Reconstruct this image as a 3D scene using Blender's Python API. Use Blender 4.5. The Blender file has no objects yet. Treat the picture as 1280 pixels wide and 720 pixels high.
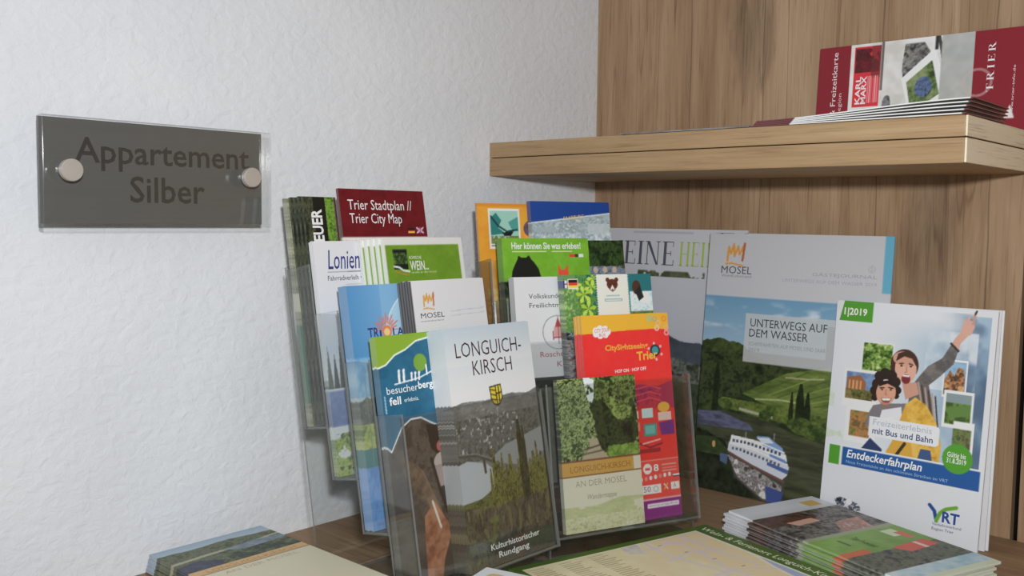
import bpy, bmesh, math, random
import numpy as np
from mathutils import Matrix, Vector

SC = bpy.context.scene
COL = SC.collection
random.seed(4)

# ------------------------------------------------------------------ camera
def camera_axes(yaw, pitch, roll):
    f = Vector((-math.sin(yaw)*math.cos(pitch), math.cos(yaw)*math.cos(pitch), -math.sin(pitch)))
    r = Vector((math.cos(yaw), math.sin(yaw), 0))
    u = r.cross(f)
    c, s = math.cos(roll), math.sin(roll)
    return c*r + s*u, c*u - s*r, f
cam_data = bpy.data.cameras.new('camera')
cam_data.sensor_width = 36.0
cam_data.lens = 1201.94/1280*36.0
cam_data.clip_start = 0.02
cam = bpy.data.objects.new('camera', cam_data)
COL.objects.link(cam)
_r, _u, _f = camera_axes(0.7365, 0.0722, 0.0121)
cam.matrix_world = Matrix(((_r.x, _u.x, -_f.x, 0.7722), (_r.y, _u.y, -_f.y, -1.0117),
                           (_r.z, _u.z, -_f.z, 0.3071), (0, 0, 0, 1)))
SC.camera = cam

# ------------------------------------------------------------------ light
SC.view_settings.view_transform = 'Standard'
SC.view_settings.look = 'None'
SC.view_settings.exposure = 0.0
SC.view_settings.gamma = 1.0
SC.view_settings.use_curve_mapping = False
try:
    SC.cycles.transparent_max_bounces = 40
except Exception:
    pass
world = bpy.data.worlds.new('room_light')
SC.world = world
world.use_nodes = True
world.node_tree.nodes['Background'].inputs[0].default_value = (0.93, 0.96, 1.0, 1)
world.node_tree.nodes['Background'].inputs[1].default_value = 0.17

def lamp(name, kind, loc, target, energy, size, color=(1, 1, 1)):
    d = bpy.data.lights.new(name, kind)
    d.energy = energy
    d.color = color
    if kind == 'AREA':
        d.shape = 'DISK'
        d.size = size
    o = bpy.data.objects.new(name, d)
    COL.objects.link(o)
    o.location = loc
    o.rotation_euler = (Vector(target) - Vector(loc)).to_track_quat('-Z', 'Y').to_euler()
    return o
# the photographer's flash sits just above and right of the lens; an unseen soft fill lamp is added behind on the right
lamp('camera_flash', 'AREA', (0.835, -1.03, 0.405), (0.22, -0.15, 0.24), 6.3, 0.035, (0.985, 0.995, 1.0))
lamp('soft_fill', 'AREA', (1.5, -2.6, 1.7), (0.2, -0.2, 0.3), 5, 1.3, (0.95, 0.98, 1.0))

# ------------------------------------------------------------------ materials
def srgb(c):
    c = np.asarray(c, float)/255.0
    return np.where(c <= 0.04045, c/12.92, ((c+0.055)/1.055)**2.4)
def new_mat(name):
    m = bpy.data.materials.new(name)
    m.use_nodes = True
    nt = m.node_tree
    return m, nt, nt.nodes['Principled BSDF']
def N(nt, t, **kw):
    n = nt.nodes.new(t)
    for k, v in kw.items():
        if k in n.inputs: n.inputs[k].default_value = v
        else: setattr(n, k, v)
    return n
def col4(c): return tuple(srgb(c)) + (1.0,)

def mat_plaster():
    m, nt, b = new_mat('white_plaster')
    tc = N(nt, 'ShaderNodeTexCoord')
    n1 = N(nt, 'ShaderNodeTexNoise', Scale=118.0, Detail=4.0, Roughness=0.55, Distortion=0.5)
    n2 = N(nt, 'ShaderNodeTexVoronoi', Scale=130.0, feature='SMOOTH_F1')
    n3 = N(nt, 'ShaderNodeTexNoise', Scale=9.0, Detail=2.0)
    mp = N(nt, 'ShaderNodeMapping')
    mp.inputs['Scale'].default_value = (1, 0.72, 1.0)
    nt.links.new(tc.outputs['Object'], mp.inputs['Vector'])
    for n in (n1, n2, n3): nt.links.new(mp.outputs[0], n.inputs['Vector'])
    mix = N(nt, 'ShaderNodeMath', operation='MULTIPLY_ADD')
    nt.links.new(n2.outputs['Distance'], mix.inputs[0]); mix.inputs[1].default_value = 0.28
    nt.links.new(n1.outputs['Fac'], mix.inputs[2])
    bp = N(nt, 'ShaderNodeBump', Strength=0.44, Distance=0.0032)
    nt.links.new(mix.outputs[0], bp.inputs['Height'])
    nt.links.new(bp.outputs[0], b.inputs['Normal'])
    cr = N(nt, 'ShaderNodeValToRGB')
    cr.color_ramp.elements[0].position = 0.3; cr.color_ramp.elements[0].color = col4((236, 240, 245))
    cr.color_ramp.elements[1].position = 0.7; cr.color_ramp.elements[1].color = col4((243, 246, 250))
    nt.links.new(n3.outputs['Fac'], cr.inputs['Fac'])
    nt.links.new(cr.outputs[0], b.inputs['Base Color'])
    b.inputs['Roughness'].default_value = 0.85
    b.inputs['Specular IOR Level'].default_value = 0.15
    return m

def mat_wood(name, axis, c_dark, c_mid, c_light, plank=None, fine=1.0, crack=0.0, seam_pos=(), knots=()):
    """oak decor: grain runs along `axis` (0=x, 1=y, 2=z)"""
    m, nt, b = new_mat(name)
    tc = N(nt, 'ShaderNodeTexCoord')
    def noise(across, along, detail, rough, dist, w=0.0):
        mp = N(nt, 'ShaderNodeMapping')
        s = [across]*3; s[axis] = along
        mp.inputs['Scale'].default_value = s
        mp.inputs['Location'].default_value = (w, w*1.7, w*0.6)
        nt.links.new(tc.outputs['Object'], mp.inputs['Vector'])
        n = N(nt, 'ShaderNodeTexNoise', Scale=1.0, Detail=detail, Roughness=rough, Distortion=dist)
        nt.links.new(mp.outputs[0], n.inputs['Vector'])
        return n.outputs['Fac']
    broad = noise(15*fine, 2.0, 5, 0.62, 1.9)
    grain = noise(160*fine, 5, 5, 0.7, 0.3, 3.1)
    pore = noise(420*fine, 14, 3, 0.6, 0.1, 7.7)
    def math2(op, a, bb):
        n = N(nt, 'ShaderNodeMath', operation=op)
        for i, v in enumerate((a, bb)):
            if isinstance(v, (int, float)): n.inputs[i].default_value = v
            else: nt.links.new(v, n.inputs[i])
        return n.outputs[0]
    val = math2('ADD', math2('MULTIPLY', broad, 0.62), math2('MULTIPLY', grain, 0.38))
    if plank:
        sx = N(nt, 'ShaderNodeSeparateXYZ')
        nt.links.new(tc.outputs['Object'], sx.inputs[0])
        x = sx.outputs[plank[0]]
        bands = N(nt, 'ShaderNodeMath', operation='FLOOR')
        nt.links.new(math2('MULTIPLY', math2('ADD', x, plank[2]), 1.0/plank[1]), bands.inputs[0])
        wn = N(nt, 'ShaderNodeTexWhiteNoise', noise_dimensions='1D')
        nt.links.new(bands.outputs[0], wn.inputs['W'])
        val = math2('ADD', val, math2('MULTIPLY', math2('SUBTRACT', wn.outputs['Value'], 0.5), 0.09))
    cr = N(nt, 'ShaderNodeValToRGB')
    e = cr.color_ramp.elements
    e[0].position = 0.27; e[0].color = col4(c_dark)
    e[1].position = 0.74; e[1].color = col4(c_light)
    e2 = e.new(0.5); e2.color = col4(c_mid)
    nt.links.new(val, cr.inputs['Fac'])
    mixp = N(nt, 'ShaderNodeMix', data_type='RGBA', blend_type='MULTIPLY')
    pr = N(nt, 'ShaderNodeValToRGB')
    pr.color_ramp.elements[0].position = 0.30; pr.color_ramp.elements[0].color = (0.55, 0.5, 0.46, 1)
    pr.color_ramp.elements[1].position = 0.45; pr.color_ramp.elements[1].color = (1, 1, 1, 1)
    nt.links.new(pore, pr.inputs['Fac'])
    mixp.inputs['Factor'].default_value = 0.6
    nt.links.new(cr.outputs[0], mixp.inputs['A']); nt.links.new(pr.outputs[0], mixp.inputs['B'])
    last = mixp.outputs['Result']
    if crack > 0:
        ck = noise(26, 0.7, 2, 0.5, 1.6, 11.3)
        kr = N(nt, 'ShaderNodeValToRGB')
        k = kr.color_ramp.elements
        k[0].position = 0.492; k[0].color = (1, 1, 1, 1)
        k[1].position = 0.508; k[1].color = (1, 1, 1, 1)
        kk = k.new(0.5); kk.color = (0.45, 0.4, 0.37, 1)
        nt.links.new(ck, kr.inputs['Fac'])
        mk = N(nt, 'ShaderNodeMix', data_type='RGBA', blend_type='MULTIPLY')
        mk.inputs['Factor'].default_value = crack
        nt.links.new(last, mk.inputs['A']); nt.links.new(kr.outputs[0], mk.inputs['B'])
        last = mk.outputs['Result']
    for kx, kz in knots:          # darker figure around a knot in the decor
        mp = N(nt, 'ShaderNodeMapping', vector_type='POINT')
        mp.inputs['Scale'].default_value = (1/0.030, 1, 1/0.085); mp.inputs['Location'].default_value = (-kx/0.030, 0, -kz/0.085)
        nt.links.new(tc.outputs['Object'], mp.inputs['Vector'])
        sx = N(nt, 'ShaderNodeSeparateXYZ'); nt.links.new(mp.outputs[0], sx.inputs[0])
        r2 = math2('ADD', math2('MULTIPLY', sx.outputs[0], sx.outputs[0]), math2('MULTIPLY', sx.outputs[2], sx.outputs[2]))
        r2 = math2('ADD', r2, math2('MULTIPLY', math2('SUBTRACT', noise(60, 14, 4, 0.7, 1.0, kx*50), 0.5), 2.4))
        mr = N(nt, 'ShaderNodeMapRange'); mr.inputs['From Min'].default_value = -0.5; mr.inputs['From Max'].default_value = 1.3
        mr.inputs['To Min'].default_value = 0.52; mr.inputs['To Max'].default_value = 1.0
        nt.links.new(r2, mr.inputs['Value'])
        mk = N(nt, 'ShaderNodeMix', data_type='RGBA', blend_type='MULTIPLY'); mk.inputs['Factor'].default_value = 1.0
        nt.links.new(last, mk.inputs['A']); nt.links.new(mr.outputs[0], mk.inputs['B'])
        last = mk.outputs['Result']
    for sp in seam_pos:           # dark joint lines of the printed planks
        sx = N(nt, 'ShaderNodeSeparateXYZ')
        nt.links.new(tc.outputs['Object'], sx.inputs[0])
        wob = math2('MULTIPLY', math2('SUBTRACT', noise(8, 6, 2, 0.5, 0, sp*9), 0.5), 0.010)
        d = math2('ABSOLUTE', math2('SUBTRACT', math2('ADD', sx.outputs[plank[0] if plank else 0], wob), sp), 0)
        mr = N(nt, 'ShaderNodeMapRange')
        mr.inputs['From Min'].default_value = 0.0002; mr.inputs['From Max'].default_value = 0.0011
        mr.inputs['To Min'].default_value = 0.58; mr.inputs['To Max'].default_value = 1.0
        nt.links.new(d, mr.inputs['Value'])
        mk = N(nt, 'ShaderNodeMix', data_type='RGBA', blend_type='MULTIPLY')
        mk.inputs['Factor'].default_value = 1.0
        nt.links.new(last, mk.inputs['A']); nt.links.new(mr.outputs[0], mk.inputs['B'])
        last = mk.outputs['Result']
    nt.links.new(last, b.inputs['Base Color'])
    b.inputs['Roughness'].default_value = 0.55
    b.inputs['Specular IOR Level'].default_value = 0.3
    bp = N(nt, 'ShaderNodeBump', Strength=0.12, Distance=0.001)
    nt.links.new(pore, bp.inputs['Height']); nt.links.new(bp.outputs[0], b.inputs['Normal'])
    return m

def mat_print():
    m, nt, b = new_mat('printed_paper')
    a = N(nt, 'ShaderNodeAttribute', attribute_name='art')
    nt.links.new(a.outputs['Color'], b.inputs['Base Color'])
    b.inputs['Roughness'].default_value = 0.38
    b.inputs['Specular IOR Level'].default_value = 0.35
    return m

def mat_acrylic(name, tint, gloss_rough=0.04, f0=0.06, edge=0.35):
    m, nt, b = new_mat(name)
    out = nt.nodes['Material Output']
    nt.nodes.remove(b)
    tr = N(nt, 'ShaderNodeBsdfTransparent'); tr.inputs[0].default_value = tuple(tint) + (1,)
    gl = N(nt, 'ShaderNodeBsdfGlossy'); gl.inputs['Roughness'].default_value = gloss_rough
    gl.inputs['Color'].default_value = (0.95, 0.96, 0.96, 1)
    lw = N(nt, 'ShaderNodeLayerWeight'); lw.inputs['Blend'].default_value = 0.12
    mr = N(nt, 'ShaderNodeMapRange')
    mr.inputs['To Min'].default_value = f0; mr.inputs['To Max'].default_value = edge
    nt.links.new(lw.outputs['Fresnel'], mr.inputs['Value'])
    mx = N(nt, 'ShaderNodeMixShader')
    nt.links.new(mr.outputs[0], mx.inputs[0]); nt.links.new(tr.outputs[0], mx.inputs[1]); nt.links.new(gl.outputs[0], mx.inputs[2])
    nt.links.new(mx.outputs[0], out.inputs['Surface'])
    return m

def mat_metal(name, color, rough, aniso_scale=None):
    m, nt, b = new_mat(name)
    b.inputs['Metallic'].default_value = 1.0
    b.inputs['Roughness'].default_value = rough
    tc = N(nt, 'ShaderNodeTexCoord'); mp = N(nt, 'ShaderNodeMapping')
    mp.inputs['Scale'].default_value = aniso_scale or (1, 1, 1)
    n = N(nt, 'ShaderNodeTexNoise', Scale=60.0, Detail=3.0)
    nt.links.new(tc.outputs['Object'], mp.inputs[0]); nt.links.new(mp.outputs[0], n.inputs['Vector'])
    cr = N(nt, 'ShaderNodeValToRGB')
    c = srgb(color)
    cr.color_ramp.elements[0].color = tuple(c*0.9) + (1,); cr.color_ramp.elements[1].color = tuple(np.minimum(c*1.1, 1)) + (1,)
    nt.links.new(n.outputs['Fac'], cr.inputs['Fac']); nt.links.new(cr.outputs[0], b.inputs['Base Color'])
    return m

def mat_plain(name, color, rough=0.6, spec=0.3, var=0.06, metal=0.0, scale=(40, 40, 40)):
    m, nt, b = new_mat(name)
    tc = N(nt, 'ShaderNodeTexCoord'); mp = N(nt, 'ShaderNodeMapping'); mp.inputs['Scale'].default_value = scale
    n = N(nt, 'ShaderNodeTexNoise', Scale=1.0, Detail=4.0)
    nt.links.new(tc.outputs['Object'], mp.inputs[0]); nt.links.new(mp.outputs[0], n.inputs['Vector'])
    cr = N(nt, 'ShaderNodeValToRGB'); c = srgb(color)
    cr.color_ramp.elements[0].color = tuple(c*(1-var)) + (1,); cr.color_ramp.elements[1].color = tuple(np.minimum(c*(1+var), 1)) + (1,)
    nt.links.new(n.outputs['Fac'], cr.inputs['Fac']); nt.links.new(cr.outputs[0], b.inputs['Base Color'])
    b.inputs['Roughness'].default_value = rough; b.inputs['Specular IOR Level'].default_value = spec
    b.inputs['Metallic'].default_value = metal
    return m

M_WALL = mat_plaster()
M_BACK = mat_wood('oak_panel', 2, (140, 110, 82), (171, 141, 111), (195, 166, 135), plank=(0, 0.118, 0.0235), crack=0.55, knots=((0.222, 0.53), (0.43, 0.30)),
                  seam_pos=(0.1415, 0.236, 0.372, 0.4835))
M_SHELF = mat_wood('oak_shelf', 0, (146, 117, 84), (172, 143, 107), (192, 165, 128), fine=1.5)
M_SHELFEND = mat_wood('oak_shelf_end', 1, (232, 216, 186), (242, 228, 200), (250, 238, 214), fine=1.2)
M_COUNTER = mat_wood('oak_counter', 0, (122, 95, 70), (156, 127, 98), (180, 150, 119), fine=0.9, crack=0.4)
M_EDGE = mat_wood('oak_edge_band', 2, (150, 118, 86), (172, 142, 110), (188, 160, 128))
M_PRINT = mat_print()
M_ACRYL = mat_acrylic('clear_acrylic', (0.935, 0.945, 0.94))
def mat_rim():
    m, nt, b = new_mat('acrylic_cut_edge')
    out = nt.nodes['Material Output']
    tr = N(nt, 'ShaderNodeBsdfTransparent'); tr.inputs[0].default_value = (0.50, 0.53, 0.52, 1)
    b.inputs['Base Color'].default_value = (0.30, 0.31, 0.30, 1); b.inputs['Roughness'].default_value = 0.15
    mx = N(nt, 'ShaderNodeMixShader'); mx.inputs[0].default_value = 0.5
    nt.links.new(tr.outputs[0], mx.inputs[1]); nt.links.new(b.outputs[0], mx.inputs[2]); nt.links.new(mx.outputs[0], out.inputs['Surface'])
    return m
M_RIM = mat_rim()
M_PLATE = mat_acrylic('clear_acrylic_plate', (0.96, 0.965, 0.96), 0.05, 0.05, 0.5)
M_SIGN = mat_plain('brushed_grey_metal', (121, 122, 121), 0.45, 0.4, 0.08, 0.35, (8, 8, 420))
M_LETTER = mat_plain('dark_lettering', (68, 66, 63), 0.6)
M_KNOB = mat_plain('satin_steel', (214, 208, 199), 0.35, 0.5, 0.10, 0.45, (300, 90, 90))
M_DARK = mat_plain('dark_gap', (22, 18, 15), 0.9, 0.1)

# ------------------------------------------------------------------ object helpers
def link(name, me, mats, parent=None):
    o = bpy.data.objects.new(name, me)
    COL.objects.link(o)
    for m in (mats if isinstance(mats, (list, tuple)) else [mats]): o.data.materials.append(m)
    if parent: o.parent = parent
    return o
def tag(o, label=None, cat=None, group=None, kind=None):
    if label: o['label'] = label
    if cat: o['category'] = cat
    if group: o['group'] = group
    if kind: o['kind'] = kind
    return o
def empty(name, mat, label, cat, group=None):
    o = bpy.data.objects.new(name, None)
    o.empty_display_size = 0.02
    COL.objects.link(o)
    o.matrix_world = mat
    return tag(o, label, cat, group)
def box_bm(bm, lo, hi, fn=None, bevel=0.0):
    vs = []
    for z in (lo[2], hi[2]):
        for x, y in ((lo[0], lo[1]), (hi[0], lo[1]), (hi[0], hi[1]), (lo[0], hi[1])):
            p = Vector((x, y, z))
            vs.append(bm.verts.new(fn(p) if fn else p))
    fs = [bm.faces.new([vs[i] for i in q]) for q in ((3, 2, 1, 0), (4, 5, 6, 7), (0, 1, 5, 4), (1, 2, 6, 5), (2, 3, 7, 6), (3, 0, 4, 7))]
    if bevel:
        es = list({e for f in fs for e in f.edges})
        bmesh.ops.bevel(bm, geom=es, offset=bevel, segments=2, affect='EDGES', profile=0.5)
def rims(bm):
    for f in bm.faces:
        if min(e.calc_length() for e in f.edges) < 0.003: f.material_index = 1
    return bm
def mesh_of(bm, name, smooth=False):
    me = bpy.data.meshes.new(name)
    bmesh.ops.recalc_face_normals(bm, faces=bm.faces)
    bm.to_mesh(me); bm.free()
    if smooth:
        for p in me.polygons: p.use_smooth = True
    return me
def box_obj(name, lo, hi, mat, parent=None, bevel=0.0):
    bm = bmesh.new(); box_bm(bm, lo, hi, None, bevel)
    return link(name, mesh_of(bm, name), mat, parent)
def frame_matrix(x, y, z, yaw, tilt):
    """upright sheet: x right along its face, y up, z towards the viewer; yaw turns it, tilt leans it back"""
    u = Vector((math.cos(yaw), math.sin(yaw), 0)); n0 = Vector((math.sin(yaw), -math.cos(yaw), 0)); up = Vector((0, 0, 1))
    v = up*math.cos(tilt) - n0*math.sin(tilt); n = n0*math.cos(tilt) + up*math.sin(tilt)
    return Matrix(((u.x, v.x, n.x, x), (u.y, v.y, n.y, y), (u.z, v.z, n.z, z), (0, 0, 0, 1)))
def flat_matrix(x, y, z, ang):
    return Matrix.Translation((x, y, z)) @ Matrix.Rotation(ang, 4, 'Z')

# ------------------------------------------------------------------ procedural printing: a small paint box
_rng = np.random.RandomState(11)
_TAB = _rng.rand(64, 256, 256)
def vnoise(x, y, seed=0):
    t = _TAB[seed % 64]
    xi = np.floor(x).astype(int); yi = np.floor(y).astype(int)
    fx = x-xi; fy = y-yi
    fx = fx*fx*(3-2*fx); fy = fy*fy*(3-2*fy)
    a = t[xi % 256, yi % 256]; b = t[(xi+1) % 256, yi % 256]; c = t[xi % 256, (yi+1) % 256]; d = t[(xi+1) % 256, (yi+1) % 256]
    return (a*(1-fx)+b*fx)*(1-fy)+(c*(1-fx)+d*fx)*fy
def fbm(x, y, seed=0, oct=4, gain=0.55):
    s = 0; a = 1.0; tot = 0
    for i in range(oct):
        s = s+a*vnoise(x*2**i+13.7*i, y*2**i+7.1*i, seed+i); tot += a; a *= gain
    return s/tot
def sm(a, b, x):
    t = np.clip((x-a)/(b-a+1e-9), 0, 1)
    return t*t*(3-2*t)

class Art:
    """picture of w x h metres; coordinates: fractions, x from the left, y from the top"""
    def __init__(self, w, h, cell=0.0008, base=(220, 220, 220), white=210):
        self.w, self.h, self.white = w, h, white
        self.nx = max(4, int(round(w/cell))+1); self.ny = max(4, int(round(h/cell))+1)
        self.SS = 2
        xs = (np.arange(self.nx*2)+0.5)/(self.nx*2); ys = (np.arange(self.ny*2)+0.5)/(self.ny*2)
        self.X, self.Y = np.meshgrid(xs, ys)
        self.A = np.empty(self.X.shape+(3,)); self.A[:] = base
        self.texts = []; self.polys = []
    def mix(self, mask, c, a=1.0):
        m = (np.asarray(mask, float)*a)[..., None]
        self.A = self.A*(1-m)+np.asarray(c, float)*m
        return self
    def R(self, x0, y0, x1, y1): return (self.X >= x0) & (self.X <= x1) & (self.Y >= y0) & (self.Y <= y1)
    def rect(self, x0, y0, x1, y1, c, a=1.0): return self.mix(self.R(x0, y0, x1, y1), c, a)
    def P(self, pts):
        ins = np.zeros(self.X.shape, bool); n = len(pts)
        for i in range(n):
            (ax, ay), (bx, by) = pts[i], pts[(i+1) % n]
            if ay == by: continue
            cnd = ((ay > self.Y) != (by > self.Y)) & (self.X < (bx-ax)*(self.Y-ay)/(by-ay)+ax)
            ins ^= cnd
        return ins
    def poly(self, pts, c, a=1.0): return self.mix(self.P(pts), c, a)
    def E(self, cx, cy, rx, ry, rot=0):
        k = self.h/self.w
        dx = (self.X-cx); dy = (self.Y-cy)*k
        ca, sa = math.cos(rot), math.sin(rot)
        u = dx*ca+dy*sa; v = -dx*sa+dy*ca
        return (u/rx)**2+(v/ry)**2 <= 1         # radii in units of the width
    def ell(self, cx, cy, rx, ry, c, rot=0, a=1.0): return self.mix(self.E(cx, cy, rx, ry, rot), c, a)
    def line(self, pts, wd, c, a=1.0):           # width in units of the picture's width
        k = self.h/self.w; m = np.zeros(self.X.shape, bool)
        for (ax, ay), (bx, by) in zip(pts[:-1], pts[1:]):
            dx, dy = bx-ax, (by-ay)*k; L = dx*dx+dy*dy+1e-12
            t = np.clip(((self.X-ax)*dx+(self.Y-ay)*k*dy)/L, 0, 1)
            m |= (self.X-ax-t*dx)**2+((self.Y-ay)*k-t*dy)**2 <= (wd/2)**2
        return self.mix(m, c, a)
    def ring(self, cx, cy, r, wd, c, a=1.0):
        return self.mix(self.E(cx, cy, r+wd/2, r+wd/2) & ~self.E(cx, cy, r-wd/2, r-wd/2), c, a)
    def grad(self, x0, y0, x1, y1, c0, c1, vert=True, mask=None):
        t = np.clip((self.Y-y0)/(y1-y0) if vert else (self.X-x0)/(x1-x0), 0, 1)[..., None]
        col = np.asarray(c0, float)*(1-t)+np.asarray(c1, float)*t
        m = self.R(x0, y0, x1, y1) if mask is None else mask
        self.A = np.where(m[..., None], col, self.A)
        return self
    def F(self, sx, sy, seed=0, oct=4): return fbm(self.X*sx, self.Y*sy*self.h/self.w, seed, oct)
    def tex(self, mask, cols, sx, sy=None, seed=0, oct=4, con=1.6, a=1.0):
        """foliage, rock, crowd: colours picked by noise"""
        sy = sy or sx
        f = 0.40*self.F(sx, sy, seed, 4)+0.32*self.F(sx*2.7, sy*2.7, seed+9, 3)+0.28*self.F(sx*6.3, sy*6.3, seed+17, 2)
        f = np.clip((f-0.5)*con*2.1+0.5, 0, 0.9999)*(len(cols)-1)
        i = f.astype(int); t = (f-i)[..., None]
        cc = np.asarray(cols, float)
        col = cc[i]*(1-t)+cc[np.minimum(i+1, len(cols)-1)]*t
        m = (np.asarray(mask, float)*a)[..., None]
        self.A = self.A*(1-m)+col*m
        return self
    def rag(self, mask, r=6, amp=0.9, sc=14, seed=0):
        """mask with a ragged, leafy outline"""
        m = np.asarray(mask, float)
        for _ in range(2):
            for ax in (0, 1):
                k = np.arange(-r, r+1); m = sum(np.roll(m, int(i), ax) for i in k)/len(k)
        return m+(0.6*self.F(sc, sc, seed, 4)+0.4*self.F(sc*3, sc*3, seed+5, 2)-0.5)*amp > 0.5
    def photo(self, x0, y0, x1, y1, cols, sx, seed=0, fr=None, frc=(222, 222, 222), con=1.8):
        if fr: self.rect(x0-fr, y0-fr*self.w/self.h, x1+fr, y1+fr*self.w/self.h, frc)
        return self.tex(self.R(x0, y0, x1, y1), cols, sx, seed=seed, con=con)
    def below(self, pts, jitter=0.0, sc=30, seed=0):
        xs = [p[0] for p in pts]; ys = [p[1] for p in pts]
        y = np.interp(self.X, xs, ys)
        if jitter: y = y+(fbm(self.X*sc, self.X*0+seed, seed, 3)-0.5)*jitter
        return self.Y > y
    def text(self, s, x0, y0, x1, cap, c, bold=0.0, shear=0.0, y1=None, rot=0.0, lines=None):
        """text from (x0, y0) to x1 on its baseline; cap = height of capitals in picture heights; rot: run along the y axis upwards"""
        self.texts.append(dict(s=s, x0=x0, y0=y0, x1=x1, cap=cap, c=c, bold=bold, shear=shear, y1=y0 if y1 is None else y1, rot=rot)); return self
    def serif(self, s, x0, y0, x1, cap, c, rot=0.0, gap=0.25):
        self.texts.append(dict(s=s, x0=x0, y0=y0, x1=x1, cap=cap, c=c, serif=True, rot=rot, gap=gap, y1=y0)); return self
    def tofin(self, c):
        g = 0.80/float(srgb(self.white))
        p = srgb(np.clip(c, 0, 255))*g
        return np.clip(p*0.93+0.07*p.mean(-1, keepdims=True), 0.0, 0.93)  # slight desaturation puts the wash of flash glare into the print colours
    def pixels(self):
        A = self.A.reshape(self.ny, 2, self.nx, 2, 3).mean(axis=(1, 3))
        return self.tofin(A)

def set_art(me, cols):
    at = me.color_attributes.new('art', 'FLOAT_COLOR', 'POINT')
    buf = np.ones((len(me.vertices), 4), np.float32); buf[:, :3] = cols
    at.data.foreach_set('color', buf.ravel())

# --- lettering
_tc = {}
def glyph_mesh(s, bold, shear):
    """vertices (unit capital height, starting at x = 0) and faces of one line of text"""
    key = (s, bold, shear)
    if key in _tc: return _tc[key]
    cu = bpy.data.curves.new('lettering', 'FONT')
    cu.body = s; cu.size = 1.0; cu.offset = bold; cu.shear = shear; cu.resolution_u = 2; cu.fill_mode = 'FRONT'
    o = bpy.data.objects.new('lettering', cu); COL.objects.link(o)
    dg = bpy.context.evaluated_depsgraph_get()
    me = bpy.data.meshes.new_from_object(o.evaluated_get(dg))
    v = np.array([tuple(p.co)[:2] for p in me.vertices]) if len(me.vertices) else np.zeros((1, 2))
    f = [tuple(p.vertices) for p in me.polygons]
    bpy.data.objects.remove(o); bpy.data.meshes.remove(me); bpy.data.curves.remove(cu)
    v[:, 0] -= v[:, 0].min()
    _tc[key] = (v/CAP, f)
    return _tc[key]
CAP = 1.0
_v, _ = glyph_mesh('H', 0.0, 0.0); CAP = float(_v[:, 1].max()); _tc.clear()

def serif_glyph(ch):
    """high-contrast roman capitals as quads; returns width and list of quads, capital height 1"""
    T, t, s = 0.125, 0.04, 0.035
    q = []
    def R(x0, y0, x1, y1): q.append(((x0, y0), (x1, y0), (x1, y1), (x0, y1)))
    def stem(x, w): R(x, 0, x+w, 1); R(x-0.07, 0, x+w+0.07, s); R(x-0.07, 1-s, x+w+0.07, 1)
    if ch == 'I': stem(0.08, T); return 0.30, q
    if ch == 'E':
        stem(0.08, T); R(0.1, 1-s, 0.52, 1); R(0.1, 0, 0.55, s); R(0.2, 0.49, 0.42, 0.49+s)
        R(0.49, 0.78, 0.52, 1); R(0.52, 0, 0.55, 0.24); R(0.39, 0.41, 0.42, 0.6); return 0.60, q
    if ch == 'N':
        R(0.1, 0, 0.1+t, 1); R(0.6, 0, 0.6+t, 1); q.append(((0.08, 1), (0.55, 0), (0.64, 0), (0.22, 1)))
        R(0.03, 0, 0.22, s); R(0.52, 1-s, 0.72, 1); R(0.02, 1-s, 0.2, 1); return 0.76, q
    if ch == 'H': stem(0.08, T); stem(0.54, T); R(0.2, 0.49, 0.54, 0.49+s); return 0.76, q
    if ch == 'M':
        R(0.1, 0, 0.1+t, 1); R(0.72, 0, 0.72+T, 1); q.append(((0.08, 1), (0.41, 0), (0.48, 0), (0.22, 1)))
        q.append(((0.44, 0.0), (0.48, 0.0), (0.76, 1), (0.72, 1))); R(0.03, 0, 0.21, s); R(0.66, 0, 0.9, s); R(0.72, 1-s, 0.9, 1); return 0.94, q
    if ch == 'T':
        R(0.27, 0, 0.27+T, 1); R(0.2, 0, 0.47, s); R(0.03, 1-s, 0.64, 1); R(0.03, 0.76, 0.06, 1); R(0.61, 0.76, 0.64, 1); return 0.68, q
    if ch == 'A':
        q.append(((0.05, 0), (0.09, 0), (0.36, 1), (0.32, 1))); q.append(((0.5, 0), (0.64, 0), (0.38, 1), (0.30, 1)))
        R(0.18, 0.32, 0.5, 0.32+s); R(0, 0, 0.16, s); R(0.44, 0, 0.7, s); return 0.72, q
    if ch == 'R':
        stem(0.08, T); n = 10
        for i in range(n):
            a0, a1 = math.pi/2-math.pi*i/n, math.pi/2-math.pi*(i+1)/n
            def pp(a, o): return (0.26+(0.25 if o else 0.15)*math.cos(a), 0.75+(0.25 if o else 0.22)*math.sin(a))
            q.append((pp(a0, 0), pp(a1, 0), pp(a1, 1), pp(a0, 1)))
        R(0.1, 1-s, 0.27, 1); R(0.1, 0.5, 0.27, 0.53); q.append(((0.26, 0.52), (0.5, 0), (0.64, 0), (0.38, 0.52))); R(0.46, 0, 0.7, s); return 0.72, q
    return 0.3, q

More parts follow.
